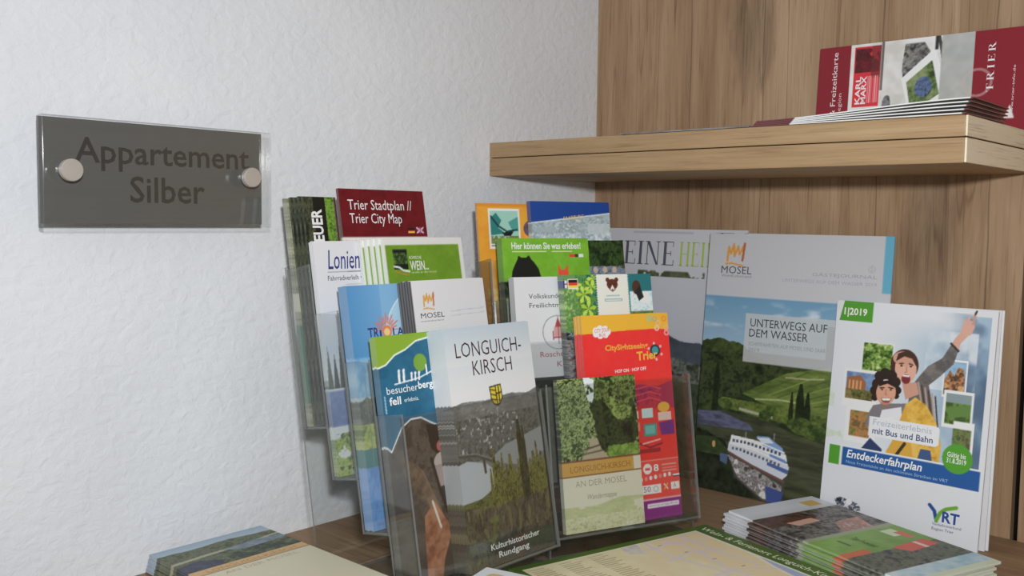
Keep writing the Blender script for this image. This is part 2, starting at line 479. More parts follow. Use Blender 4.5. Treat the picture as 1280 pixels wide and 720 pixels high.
def text_geom(t, w, h):
    """world-size 2-D vertices and faces of a text entry on a w x h cover"""
    if t.get('serif'):
        vs, fs, x = [], [], 0.0
        for ch in t['s']:
            if ch == ' ': x += 0.5; continue
            gw, qs = serif_glyph(ch)
            for qd in qs:
                b = len(vs); vs += [(x+p[0], p[1]) for p in qd]; fs.append((b, b+1, b+2, b+3))
            x += gw+t['gap']*0.4
        v = np.array(vs)
    else:
        v, fs = glyph_mesh(t['s'], t['bold'], t['shear']); v = v.copy()
    wd = v[:, 0].max()
    if t['rot']:                                   # reads upwards: x0 is the baseline's x, y0..x1 the run from bottom to top
        L = (t['y0']-t['x1'])*h; v = np.stack([v[:, 0]*L/wd, v[:, 1]*t['cap']*w], 1)
        v = np.stack([t['x0']*w-v[:, 1], (1-t['y0'])*h+v[:, 0]], 1)
        return v, fs
    L = (t['x1']-t['x0'])*w; dy = -(t['y1']-t['y0'])*h
    v = np.stack([v[:, 0]*L/wd, v[:, 1]*t['cap']*h], 1)
    v[:, 1] += v[:, 0]/L*dy
    v[:, 0] += t['x0']*w; v[:, 1] += (1-t['y0'])*h
    return v, fs

def paper_meshes(art, t, name, bend=None, pale=0.35, lip=False):
    """cover (printed front with its lettering) and pages (the block behind it, edges tinted by the bleeding print)"""
    w, h, nx, ny = art.w, art.h, art.nx, art.ny
    pix = art.pixels()                                                # row 0 = top
    xs = np.linspace(0, w, nx); ys = np.linspace(h, 0, ny)
    gx, gy = np.meshgrid(xs, ys)
    V = np.stack([gx, gy, np.full_like(gx, t)], -1).reshape(-1, 3)
    idx = np.arange(nx*ny).reshape(ny, nx)
    F = np.stack([idx[1:, :-1], idx[1:, 1:], idx[:-1, 1:], idx[:-1, :-1]], -1).reshape(-1, 4)
    Cc = pix.reshape(-1, 3)
    faces = [tuple(f) for f in F.tolist()]
    allv, allc = [V], [Cc]; n = len(V)
    for k, tx in enumerate(art.texts):
        v2, fs = text_geom(tx, w, h)
        z = t+0.00012+0.00002*(k % 3)
        allv.append(np.column_stack([v2, np.full(len(v2), z)])); allc.append(np.tile(art.tofin(np.array(tx['c'], float)), (len(v2), 1)))
        faces += [tuple(i+n for i in f) for f in fs]; n += len(v2)
    V = np.concatenate(allv); Cc = np.concatenate(allc)
    if bend: V = bend(V)
    me = bpy.data.meshes.new(name+'_cover')
    me.from_pydata(V.tolist(), [], faces); me.update()
    set_art(me, Cc); me.materials.append(M_PRINT)
    # page block
    ring = np.concatenate([idx[0, :-1], idx[:-1, -1], idx[-1, :0:-1], idx[:0:-1, 0]])
    base = np.stack([gx, gy], -1).reshape(-1, 2)[ring]
    cr = pix.reshape(-1, 3)[ring]
    paper = np.array([0.74, 0.74, 0.73])
    nl = max(2, min(5, int(t/0.0012)+1)); m = len(ring)
    pv, pc = [], []
    for j in range(nl+1):
        for z, k in ((t*(j/nl)*0.995, 0.95 if lip and j == 0 else pale+(0.22 if j % 2 else -0.05)),):
            pv.append(np.column_stack([base, np.full(m, z)])); pc.append(cr*(1-k)+paper*k*(0.35+0.65*cr.mean(1, keepdims=True)/0.8))
    pv = np.concatenate(pv); pc = np.concatenate(pc)
    if bend: pv = bend(pv)
    pf = []
    for j in range(nl):
        a = j*m
        pf += [(a+(i+1) % m, a+i, a+m+i, a+m+(i+1) % m) for i in range(m)]
    if not bend:
        pf.append(tuple(range(m))); pf.append(tuple(range(nl*m+m-1, nl*m-1, -1)))
    else:
        bt = lambda c: c                                        # bent sheets: close the back with strips
        bb = lambda c: 2*(nx-1)+(ny-1)-c
        pf += [(bt(c), bt(c+1), bb(c+1), bb(c)) for c in range(nx-1)]
    pm = bpy.data.meshes.new(name+'_pages')
    pm.from_pydata(pv.tolist(), [], pf); pm.update()
    set_art(pm, np.clip(pc, 0, 0.9)); pm.materials.append(M_PRINT)
    return me, pm

def paper_thing(name, art, t, mat, label, cat, group=None, bend=None, pale=0.35, lip=False):
    cm, pm = paper_meshes(art, t, name, bend=bend, pale=pale, lip=lip)
    r = empty(name, mat, label, cat, group)
    for nm, me in (('front_cover', cm), ('pages', pm)):
        o = bpy.data.objects.new(nm, me); COL.objects.link(o); o.parent = r
    return r
def copy_thing(root, mat, label, group=None):
    c = root.copy(); COL.objects.link(c); c.matrix_world = mat
    c['label'] = label
    if group: c['group'] = group
    for ch in list(root.children):
        d = ch.copy(); COL.objects.link(d); d.parent = c
    return c

# ------------------------------------------------------------------ the setting
def struct(name, lo, hi, mat, bevel=0.0):
    return tag(box_obj(name, lo, hi, mat, None, bevel), kind='structure')
struct('wall_left', (-0.12, -1.9, -0.9), (0.0, 0.04, 2.4), M_WALL)
struct('wall_back', (0.0, 0.0, -0.9), (0.5163, 0.019, 2.4), M_BACK, 0.0006)
struct('gap_shade_1', (0.5150, 0.012, -0.9), (0.5245, 0.03, 2.4), M_DARK)  # near-black strip: shade of the gap between the panels, put in as colour
struct('wall_right_panel', (0.5232, -0.002, -0.9), (1.9, 0.019, 2.4), M_BACK, 0.0006)
struct('floor', (-0.12, -2.2, -0.92), (1.9, 0.04, -0.9), M_COUNTER)
bpy.data.objects['wall_right_panel'].name = 'wall_right'

# oak worktop: slab and front edge band
ct = empty('counter', Matrix.Translation((0.0, -0.35, -0.04)), 'brown oak counter carrying the leaflet holders and booklets', 'counter')
o = box_obj('worktop', (0.0005, -0.70, -0.04), (1.9, -0.0005, 0.0), M_COUNTER); o.parent = ct; o.matrix_parent_inverse = ct.matrix_world.inverted()
o = box_obj('front_edge_band', (0.0005, -0.7012, -0.0395), (1.9, -0.7001, -0.0003), M_EDGE); o.parent = ct; o.matrix_parent_inverse = ct.matrix_world.inverted()

# wall shelf of two boards with end bands
SX, SY, SZ0, SZ1 = 0.5222, -0.2019, 0.3556, 0.3936
SZM = 0.3762
sh = empty('wall_shelf', Matrix.Translation((0.26, 0.0, SZ0)), 'thick oak shelf of two boards fixed to the wood panel', 'shelf')
def child(o, p):
    o.parent = p; o.matrix_parent_inverse = p.matrix_world.inverted(); return o
child(box_obj('lower_board', (0.0006, SY, SZ0), (SX-0.0018, -0.0006, SZM-0.0004), M_SHELF, None, 0.0008), sh)
child(box_obj('upper_board', (0.0006, SY, SZM+0.0004), (SX-0.0018, -0.0006, SZ1), M_SHELF, None, 0.0008), sh)
child(box_obj('end_band', (SX-0.0018, SY+0.0004, SZ0+0.0003), (SX, -0.0008, SZM-0.0006), M_SHELFEND, None, 0.0005), sh)
child(box_obj('end_band', (SX-0.0018, SY+0.0004, SZM+0.0006), (SX, -0.0008, SZ1-0.0002), M_SHELFEND, None, 0.0005), sh)

# ------------------------------------------------------------------ wall sign
sg = empty('wall_sign', Matrix.Translation((0.0, -0.62, 0.337)), 'grey metal sign reading Appartement Silber behind clear acrylic', 'sign')
child(box_obj('metal_panel', (0.0275, -0.7170, 0.2991), (0.0300, -0.5259, 0.3788), M_SIGN, None, 0.0003), sg)
child(box_obj('acrylic_plate', (0.0303, -0.7180, 0.2965), (0.0400, -0.5225, 0.3795), M_PLATE, None, 0.0006), sg)
def sign_line(s, y0, z0, y1, z1, cap, bold):
    v, f = glyph_mesh(s, bold, 0.0)
    L = v[:, 0].max()
    bm = bmesh.new()
    vs = [bm.verts.new((0.03006, y0+p[0]/L*(y1-y0), z0+p[0]/L*(z1-z0)+p[1]*cap)) for p in v]
    for q in f:
        try: bm.faces.new([vs[i] for i in q])
        except ValueError: pass
    me = bpy.data.meshes.new('lettering'); bm.to_mesh(me); bm.free()
    return child(link('lettering', me, M_LETTER), sg)
sign_line('Appartement', -0.6905, 0.3465, -0.5385, 0.3470, 0.0185, 0.012)
sign_line('Silber', -0.6470, 0.3165, -0.5815, 0.3165, 0.0200, 0.012)
def lathe(name, prof, mat, seg=32):
    bm = bmesh.new(); rings = []
    for (r, x) in prof:
        rings.append([bm.verts.new((x, r*math.cos(2*math.pi*k/seg), r*math.sin(2*math.pi*k/seg))) for k in range(seg)])
    for a, b in zip(rings[:-1], rings[1:]):
        for k in range(seg): bm.faces.new((a[k], a[(k+1) % seg], b[(k+1) % seg], b[k]))
    bm.faces.new(rings[0][::-1]); bm.faces.new(rings[-1])
    return link(name, mesh_of(bm, name), mat)
for y, z in ((-0.6986, 0.3392), (-0.5444, 0.3396)):
    k = lathe('standoff_knob', ((0.0078, 0.0402), (0.0084, 0.0406), (0.0084, 0.0448), (0.0078, 0.0456), (0.002, 0.0457)), M_KNOB)
    k.location = (0, y, z); child(k, sg)
    s = lathe('spacer', ((0.006, 0.0), (0.006, 0.0274)), M_KNOB, 24); s.location = (0, y, z); child(s, sg)

# ------------------------------------------------------------------ acrylic leaflet holders
NS = (0.1075, 0.0745, 0.0412, 0.0089)
class Holder:
    def __init__(self, x, y, yaw, tilt, W, vs, label):
        self.x, self.y, self.yaw, self.tilt, self.W, self.vs = x, y, yaw, tilt, W, vs
        self.root = empty('brochure_holder', Matrix.Translation((x, y, 0)) @ Matrix.Rotation(yaw, 4, 'Z'), label, 'brochure holder', 'clear four-tier leaflet holders')
        ct_, st_ = math.cos(tilt), math.sin(tilt)
        def T(p):      # (a, v, n) -> holder space: x along width, -y forward, z up
            a, v, n = p
            return Vector((a, -(n*ct_-v*st_), v*ct_+n*st_))
        th, dp = 0.0018, 0.0318
        for k in range(4):
            bm = bmesh.new(); v0, n0 = vs[k], NS[k]
            H = 0.1370
            box_bm(bm, (-th, v0-th, n0), (0, v0+H, n0+dp), T)
            box_bm(bm, (W, v0-th, n0), (W+th, v0+H, n0+dp), T)
            box_bm(bm, (0.0001, v0-th, n0+dp-th), (W-0.0001, v0+H-0.002, n0+dp), T)
            box_bm(bm, (0.0001, v0-th, n0), (W-0.0001, v0-0.0001, n0+dp-th-0.0001), T)
            link('pocket', mesh_of(rims(bm), 'pocket'), [M_ACRYL, M_RIM], self.root)
        bm = bmesh.new(); box_bm(bm, (-th, 0.0005, NS[3]-0.003), (W+th, vs[3]+0.139, NS[3]-0.0008), T)
        link('back_panel', mesh_of(rims(bm), 'back_panel'), [M_ACRYL, M_RIM], self.root)
        bm = bmesh.new()
        box_bm(bm, (-th, -0.128, 0.0002), (W+th, -0.012, 0.0022))
        zf = T(Vector((0, vs[0]-th, NS[0]+0.02))).z; yf = T(Vector((0, vs[0]-th, NS[0]+0.02))).y
        box_bm(bm, (-th, yf-0.001, 0.0023), (W+th, yf+0.001, zf-0.0006))
        link('foot', mesh_of(rims(bm), 'foot'), [M_ACRYL, M_RIM], self.root)
        self.fm = frame_matrix(x, y, 0, yaw, tilt)
    def slot(self, a, v, n, roll=0.0):
        return self.fm @ Matrix.Translation((a, v, n)) @ Matrix.Rotation(roll, 4, 'Z')
H1 = Holder(0.1094, -0.526, 1.5564, 0.1852, 0.1585, (-0.004, 0.0405, 0.0835, 0.1265), 'clear tiered leaflet holder along the white wall, nearest the camera')
H2 = Holder(0.1133, -0.3143, 1.2092, 0.1668, 0.1575, (0.000, 0.0415, 0.0835, 0.1265), 'clear tiered leaflet holder in the corner, with the red leaflet in front')

def stack(H, tier, name, art, a, n, t, count, label, under_label, cat='leaflet', da=0.0, group=None, pale=0.35, dv=0.0, roll=0.0):
    """count leaflets in one pocket, the labelled one foremost, the others behind it"""
    v = H.vs[tier]+0.0002
    front = paper_thing(name, art, t, H.slot(a, v, NS[tier]+n+(count-1)*t, roll), label, cat, group if count > 1 else None, pale=pale)
    for i in range(1, count):
        copy_thing(front, H.slot(a-i*da, v+(0.0006 if i % 2 else 0.0)*1+dv*i, NS[tier]+n+(count-1-i)*t-0.00005*i, roll), under_label, group)
    return front
# ------------------------------------------------------------------ printed covers
LW, LH = 0.099, 0.198
G_LEAF = [(38, 52, 24), (70, 92, 40), (112, 134, 62), (168, 182, 110)]
G_DARK = [(18, 24, 16), (36, 46, 28), (58, 70, 40), (86, 96, 56)]
G_VINE = [(52, 66, 28), (92, 106, 40), (134, 142, 58), (168, 168, 84)]

# ---- holder along the wall, top tier
def art_olive():
    a = Art(0.042, LH, base=(128, 132, 104), white=200)
    a.tex(a.R(0, 0, 1, 1), [(104, 108, 80), (132, 136, 108), (156, 158, 130)], 3, 14, 3)
    a.rect(0, .42, 1, .5, (196, 190, 168)).rect(0, .56, 1, .9, (70, 112, 92)).rect(0, .50, 1, .53, (150, 150, 120))
    for y in (.06, .13, .2, .27, .34): a.rect(.1, y, .9, y+.012, (92, 98, 72), .5)
    return a
stack(H1, 3, 'olive_leaflet', art_olive(), 0.0010, 0.0005, 0.003, 2, 'narrow olive green leaflet at the left end of the top tier, front one', 'narrow olive green leaflet tucked behind the front olive one', group='olive leaflets in the top tier')
def art_adventure():
    a = Art(0.0345, LH, base=(24, 26, 20), white=200)
    a.tex(a.R(0, 0, .3, 1), [(20, 22, 16), (44, 50, 34), (84, 88, 62), (24, 26, 20)], 9, 3, 5)
    a.tex(a.R(.66, 0, .93, 1), [(46, 70, 20), (86, 126, 36), (126, 168, 60), (60, 90, 28)], 9, 9, 8)
    a.rect(.93, 0, .97, 1, (120, 60, 76))
    a.rect(.22, .3, .24, .75, (120, 118, 100), .5)
    a.text('ABENTEUER', .52, .400, .055, .30, (232, 232, 226), bold=.03, rot=1)
    return a
stack(H1, 3, 'adventure_leaflet', art_adventure(), 0.0105, 0.0068, 0.0026, 4, 'black leaflet with white sideways capitals and a leafy green strip', 'black leaflet in the pile behind the one with sideways capitals', group='black leaflets in the top tier', da=0.0024, pale=.12)
def art_citymap():
    a = Art(0.100, 0.205, base=(225, 216, 206), white=205)
    a.tex(a.R(0, 0, 1, .215), [(98, 14, 24), (108, 17, 27), (92, 13, 21)], 3, 3, 2)
    a.tex(a.R(0, .225, 1, 1), [(216, 150, 130), (232, 220, 210), (226, 200, 186)], 30, 30, 4)
    a.rect(0, .215, 1, .228, (232, 228, 220))
    a.text('Trier Stadtplan //', .09, .092, .84, .044, (236, 222, 222)).text('Trier City Map', .095, .153, .70, .044, (236, 222, 222))
    a.rect(.76, .176, .84, .186, (40, 30, 26)).rect(.76, .186, .84, .191, (196, 40, 30)).rect(.76, .191, .84, .198, (226, 190, 60))
    a.rect(.87, .174, .95, .198, (120, 70, 120)).line([(.87, .174), (.95, .198)], .012, (220, 200, 210)).line([(.87, .198), (.95, .174)], .012, (220, 200, 210)).line([(.91, .174), (.91, .198)], .014, (196, 60, 70))
    return a
stack(H1, 3, 'city_map', art_citymap(), 0.0445, 0.0205, 0.003, 1, 'dark red folded city map titled Trier Stadtplan in the top tier', '', 'map')

# ---- second tier from the back
def art_bike():
    a = Art(LW, LH, base=(214, 214, 218), white=212)
    a.grad(0, .3, 1, .5, (212, 213, 218), (188, 200, 216))
    a.mix(a.below([(0, .47), (.3, .5), (.6, .46), (1, .5)], .06, 12, 4) & (a.Y < .66), (198, 206, 216))
    for i in range(16):
        x = .03+i*.062; y = .45+.03*math.sin(i*2.1); a.poly([(x-.03, .63), (x, y), (x+.03, .63)], (70, 78, 74) if i % 3 else (96, 104, 96))
    a.rect(0, .64, 1, .79, (104, 124, 172)); a.tex(a.R(0, .64, 1, .79), [(92, 112, 164), (120, 140, 184)], 6, 6, 9)
    a.rect(0, .79, 1, .84, (206, 212, 214))
    a.tex(a.R(0, .82, 1, 1) & (a.F(12, 12, 6) > .35), [(70, 100, 40), (130, 156, 60), (178, 190, 96), (60, 84, 40)], 14, 14, 17)
    a.text('Lonien', .13, .120, .475, .082, (44, 56, 126), bold=.004, shear=.22)
    a.line([(.125, .136), (.55, .134)], .006, (90, 92, 130))
    a.text('Fahrradverleih •', .115, .170, .48, .021, (52, 56, 70))
    a.rect(.3, .19, .62, .193, (150, 156, 176))
    return a
stack(H1, 2, 'bike_hire_leaflet', art_bike(), 0.0007, 0.0002, 0.002, 3, 'white leaflet with blue slanted script about bicycle hire, tall second tier', 'white leaflet hidden behind the bicycle hire leaflet', group='bicycle hire leaflets')
def art_wine():
    a = Art(0.096, LH, base=(220, 221, 216), white=214)
    a.rect(.030, .035, .945, .60, (110, 150, 34)); a.tex(a.R(.030, .035, .945, .60), [(104, 146, 30), (116, 156, 38)], 4, 4, 7)
    a.tex(a.R(.07, .62, .93, .96), G_VINE, 12, 12, 21)
    a.rect(.11, .055, .28, .145, (22, 30, 34))
    a.tex(a.R(.11, .07, .28, .12), [(22, 30, 34), (60, 92, 40), (112, 144, 50)], 26, 26, 3)
    a.line([(.11, .13), (.17, .135), (.22, .15), (.29, .155)], .016, (236, 236, 230))
    a.line([(.12, .15), (.2, .165), (.28, .17)], .01, (206, 120, 60))
    a.text('RÖMISCHE', .30, .098, .45, .014, (228, 236, 206)).text('WEIN...', .30, .148, .53, .041, (236, 242, 222), bold=.012)
    a.text('straße an der mosel', .31, .163, .62, .010, (206, 220, 170))
    return a
stack(H1, 2, 'wine_leaflet', art_wine(), 0.0620, 0.0075, 0.003, 5, 'white-bordered bright green wine leaflet, front one of its fan', 'white-bordered green wine leaflet fanned out behind the front one', group='green wine leaflets', da=0.0038, pale=.3)

# ---- third tier
def art_park():
    a = Art(LW, LH, base=(128, 172, 206), white=198)
    a.grad(0, 0, 1, .45, (112, 160, 196), (120, 166, 200)).grad(0, 0, .34, .45, (70, 130, 178), (96, 150, 194), vert=False)
    a.mix(a.E(.86, .27, .52, .52), (150, 186, 208)).ring(.86, .27, .52, .008, (206, 222, 230))
    a.grad(0, .33, 1, .5, (150, 176, 196), (172, 186, 192))
    a.tex(a.R(0, .30, .22, .46), [(86, 142, 186), (104, 156, 194), (140, 180, 206)], 5, 3, 4)
    a.tex(a.below([(0, .475), (.2, .455), (.5, .5), (1, .46)], .03, 14, 3) & (a.Y < .58), [(66, 72, 66), (92, 98, 84), (120, 122, 104)], 12, 12, 8)
    a.tex(a.R(0, .57, 1, .67), [(92, 112, 48), (146, 160, 76), (168, 176, 100)], 10, 10, 12).rect(0, .67, 1, .75, (60, 118, 116))
    a.tex(a.R(0, .745, 1, 1), [(82, 128, 190), (104, 150, 206), (90, 138, 196)], 8, 3, 14)
    for x in (.08, .16): a.rect(x, .38, x+.012, .74, (120, 128, 120), .6)
    for i in range(13):
        t = math.pi*(i/12); r = .140 if i % 2 == 0 else .110
        a.line([(.375+.06*math.cos(t), .195-.030*math.sin(t)), (.375+r*math.cos(t), .195-.5*r*math.sin(t))], .011, (206, 96, 66))
    a.ell(.375, .2, .052, .052, (214, 112, 70)).ell(.375, .203, .032, .032, (232, 190, 130))
    a.text('TR', .17, .222, .285, .042, (40, 62, 122), bold=.02).text('I', .292, .222, .312, .030, (40, 62, 122), bold=.02).text('LAGO', .435, .222, .72, .034, (40, 62, 122), bold=.02)
    return a
stack(H1, 1, 'leisure_park_leaflet', art_park(), 0.0007, 0.0003, 0.0028, 4, 'light blue leaflet with an orange sun over dark blue capitals', 'light blue leaflet in the pile behind the one with the sun', group='light blue leaflets', pale=.18)
def art_plain_green():
    a = Art(0.090, LH, cell=.0015, base=(44, 122, 48), white=205)
    a.tex(a.R(0, 0, 1, 1), [(38, 112, 42), (50, 132, 54)], 5, 5, 3); return a
stack(H1, 1, 'green_leaflet', art_plain_green(), 0.0565, 0.0120, 0.0015, 1, 'deep green leaflet edge showing right of the small white card', '')
def crown(a, x, y, s, k, c1=(206, 146, 50), c2=(176, 96, 44)):
    """brush-drawn orange crown-like M of a wine region; k = width/height of the cover"""
    p = lambda u, v: (x+u*s, y-v*s*k)
    a.line([p(0, 0.05), p(.06, .8), p(.2, .45), p(.36, .95)], s*.13, c1)
    a.line([p(.36, .95), p(.42, .3), p(.62, .85)], s*.12, c1); a.line([p(.62, .85), p(.72, .4), p(1, 1.0)], s*.11, c1)
    a.line([p(1, 1.0), p(.92, .1)], s*.13, c2); a.line([p(-.08, -.12), p(.3, -.08), p(.95, -.2)], s*.09, c1)
def art_moselcard():
    a = Art(0.088, LH, base=(206, 206, 208), white=206)
    a.rect(0, 0, .022, 1, (66, 64, 66)); crown(a, .16, .116, .135, .088/LH)
    a.text('MOSEL', .10, .162, .41, .022, (62, 60, 66)).text('weinkulturland', .09, .178, .39, .007, (110, 110, 114))
    a.line([(.50, .142), (.97, .136)], .006, (170, 172, 178)); a.line([(.50, .162), (.97, .156)], .006, (176, 178, 184))
    a.tex(a.R(0, .3, 1, 1), [(90, 120, 150), (70, 90, 60), (120, 140, 80)], 6, 6, 5)
    return a
stack(H1, 1, 'region_card', art_moselcard(), 0.0560, 0.0142, 0.0022, 5, 'white card lettered MOSEL under an orange crown, in the leaflet holder', 'white card in the pile behind the small MOSEL card', group='small white region cards', da=0.0010)

# ---- front tier
def art_mine():
    a = Art(LW, LH, cell=.0007, base=(26, 88, 116), white=196)
    a.tex(a.R(0, 0, 1, 1), [(22, 82, 110), (30, 94, 124)], 4, 4, 3)
    top = ~a.below([(0, .125), (.08, .115), (.18, .08), (.30, .062), (.42, .032), (.6, .02), (1, .0)])
    a.mix(top, (120, 154, 36)); a.line([(0, .125), (.08, .115), (.18, .08), (.30, .062), (.42, .032), (.6, .02)], .012, (224, 232, 220))
    a.ell(.44, .122, .072, .072, (104, 142, 44))
    for i, x in enumerate((.20, .25, .33, .37, .41)): a.line([(x, .190), (x+.004, .150 if i < 2 else .167)], .022 if i < 2 else .016, (222, 230, 232)); a.ell(x+.006, .145 if i < 2 else .162, .012, .012, (222, 230, 232))
    a.line([(.15, .197), (.3, .190), (.42, .183), (.55, .165), (.75, .173)], .010, (222, 230, 232))
    for x in (.50, .57, .66): a.line([(x, .175), (x, .135)], .012, (222, 230, 232))
    for i in range(6): a.line([(.03, .24+i*.012), (.035, .246+i*.012)], .012, (150, 180, 196))
    wave = [(0, .44), (.04, .46), (.09, .425), (.17, .372), (.27, .345), (.38, .345), (.48, .372), (.60, .40), (1, .37)]
    low = a.below(wave)
    a.tex(low, [(52, 46, 42), (70, 62, 56), (88, 78, 68), (60, 52, 46)], 5, 5, 12)
    a.line(wave, .012, (214, 224, 228))
    a.tex(a.P([(.0, .47), (.12, .52), (.22, .62), (.3, .8), (.3, 1), (0, 1)]), [(62, 58, 54), (84, 78, 72)], 3, 9, 4)
    a.poly([(.2, .5), (.34, .56), (.46, .70), (.56, .84), (.5, .86), (.34, .68)], (120, 96, 76)); a.tex(a.P([(.1, .46), (.3, .54), (.42, .66), (.3, .68), (.16, .6)]), [(70, 60, 50), (112, 92, 74)], 8, 8, 7)
    a.poly([(.42, .375), (.66, .395), (.66, .50), (.58, .53), (.45, .48)], (26, 16, 14)); a.ell(.57, .475, .06, .05, (172, 86, 80))
    a.ell(.55, .55, .09, .10, (176, 158, 152)); a.poly([(.46, .55), (.64, .55), (.66, .66), (.52, .67)], (150, 132, 128))
    a.poly([(.5, .64), (.66, .63), (.68, .71), (.55, .72)], (40, 34, 34)); a.poly([(.55, .71), (.68, .70), (.7, .79), (.6, .80)], (166, 146, 140))
    a.line([(.44, .52), (.5, .66), (.58, .78), (.66, .86)], .03, (26, 20, 20))
    a.poly([(.30, .74), (.42, .69), (.56, .80), (.7, .90), (.7, 1), (.26, 1), (.28, .84)], (150, 96, 66)); a.tex(a.P([(.30, .74), (.42, .69), (.56, .80), (.7, .90), (.7, 1), (.26, 1)]), [(122, 74, 52), (154, 102, 74), (170, 120, 90)], 4, 4, 19)
    a.poly([(.55, .85), (.72, .84), (.72, 1), (.42, 1), (.46, .93)], (72, 62, 54)); a.line([(.40, .69), (.46, .8)], .02, (206, 196, 186))
    a.text('besucher', .055, .232, .385, .029, (228, 234, 236)).text('bergwerk', .39, .227, .74, .029, (240, 244, 244), bold=.02)
    a.text('fell', .07, .276, .19, .030, (240, 244, 244), bold=.02).text('erlebnis.', .225, .272, .38, .017, (196, 214, 220))
    return a
stack(H1, 0, 'mine_leaflet', art_mine(), 0.0007, 0.0004, 0.0025, 3, 'teal leaflet with a green wave top and miners in the photograph, front tier', 'teal leaflet in the pile behind the front one about the visitor mine', group='teal mine leaflets', da=0.0, pale=.15)
def art_longuich():
    a = Art(0.1030, LH, cell=.0007, base=(214, 216, 218), white=214)
    a.grad(0, 0, 1, .32, (188, 200, 208), (220, 220, 220)); a.grad(0, 0, 1, .16, (182, 197, 207), (210, 213, 215))
    a.tex(a.below([(0, .318), (.2, .308), (.45, .318), (.7, .300), (.86, .312), (1, .30)], .01, 9, 3), [(98, 101, 99), (112, 115, 113), (130, 133, 131)], 6, 9, 3)
    a.tex(a.R(0, .38, 1, .56), [(64, 66, 62), (88, 91, 86), (110, 113, 108), (76, 79, 74)], 16, 16, 15)
    a.mix(a.R(0, .38, .75, .52) & (a.F(46, 40, 31) > .66), (176, 178, 176))
    a.mix(a.R(.25, .33, .6, .42) & (a.F(50, 46, 34) > .70), (160, 162, 160))
    a.mix(a.P([(.34, .565), (.55, .515), (.72, .50), (1, .47), (1, .58), (.75, .62), (.55, .60)]), (142, 146, 148))
    a.mix(a.P([(0, .56), (.1, .55), (.30, .575), (.46, .64), (.40, .67), (.22, .715), (.0, .72)]), (176, 182, 188))
    a.line([(.02, .525), (.2, .535), (.36, .57), (.50, .63)], .022, (74, 74, 70)); a.line([(.02, .518), (.2, .528), (.37, .562), (.52, .622)], .008, (136, 136, 132))
    for x, y in ((.28, .56), (.38, .59), (.47, .63)): a.line([(x, y), (x+.005, y+.05)], .028, (66, 66, 62))
    a.tex(a.below([(0, .722), (.2, .715), (.42, .675), (.56, .65), (1, .62)]), [(48, 54, 30), (80, 88, 42), (112, 116, 56), (64, 68, 40)], 14, 14, 22)
    for i in range(15):
        x = .34+.047*i; top = (.60, .52, .575, .545, .60, .56, .62, .59, .42, .45, .60, .57, .53, .58, .60)[i]
        r = .018+.007*((i*7) % 3)
        m = a.P([(x-r*.4, top), (x+r*.4, top), (x+r, top+.08), (x+r*.9, .76), (x-r*.9, .76), (x-r, top+.08)])
        dark = 8 <= i <= 9
        a.tex(m, [(20, 25, 14), (40, 47, 24), (78, 84, 40)] if dark else [(40, 45, 20), (78, 82, 34), (136, 134, 62), (58, 62, 28)], 30, 18, 5+i)
    a.tex(a.below([(0, .735), (.35, .765), (1, .75)], .02, 20, 4), [(44, 43, 35), (70, 68, 56), (94, 90, 72), (58, 54, 44)], 16, 7, 27)
    a.mix(a.R(0, .75, 1, .88) & (a.F(26, 7, 33) > .60), (126, 118, 70), .6)
    a.tex(a.R(0, .80, .42, 1) & (a.F(7, 7, 41) > .56), [(84, 92, 44), (110, 116, 62)], 18, 18, 13, a=.8)
    a.tex(a.R(.3, .90, 1, 1), [(48, 44, 40), (66, 62, 56), (56, 48, 44)], 9, 9, 14, a=.8)
    # arms of the village on a yellow shield
    sh_ = [(.436, .262), (.574, .256), (.580, .318), (.545, .342), (.512, .349), (.47, .340), (.440, .318)]
    a.poly(sh_, (50, 46, 24)); a.poly([(.447, .268), (.565, .262), (.570, .315), (.54, .336), (.512, .342), (.475, .334), (.450, .315)], (212, 192, 50))
    a.line([(.508, .266), (.512, .342)], .012, (60, 52, 26)); a.line([(.54, .268), (.54, .33)], .012, (60, 52, 26)); a.line([(.515, .296), (.57, .293)], .012, (60, 52, 26))
    for y in (.275, .295, .315): a.line([(.452, y), (.50, y+.008)], .012, (90, 78, 34))
    a.text('LONGUICH-', .105, .124, .875, .062, (64, 40, 44), bold=-.006).text('KIRSCH', .275, .205, .735, .062, (64, 40, 44), bold=-.006)
    a.text('Kulturhistorischer', .24, .934, .82, .024, (232, 232, 226), bold=.014).text('Rundgang', .32, .972, .68, .024, (232, 232, 226), bold=.014)
    return a
stack(H1, 0, 'village_leaflet', art_longuich(), 0.0550, 0.0082, 0.0022, 9, 'tall white leaflet titled LONGUICH-KIRSCH with a yellow shield and river valley', 'leaflet in the thick pile behind the LONGUICH-KIRSCH front copy', group='village leaflets in the front tier', pale=.12)

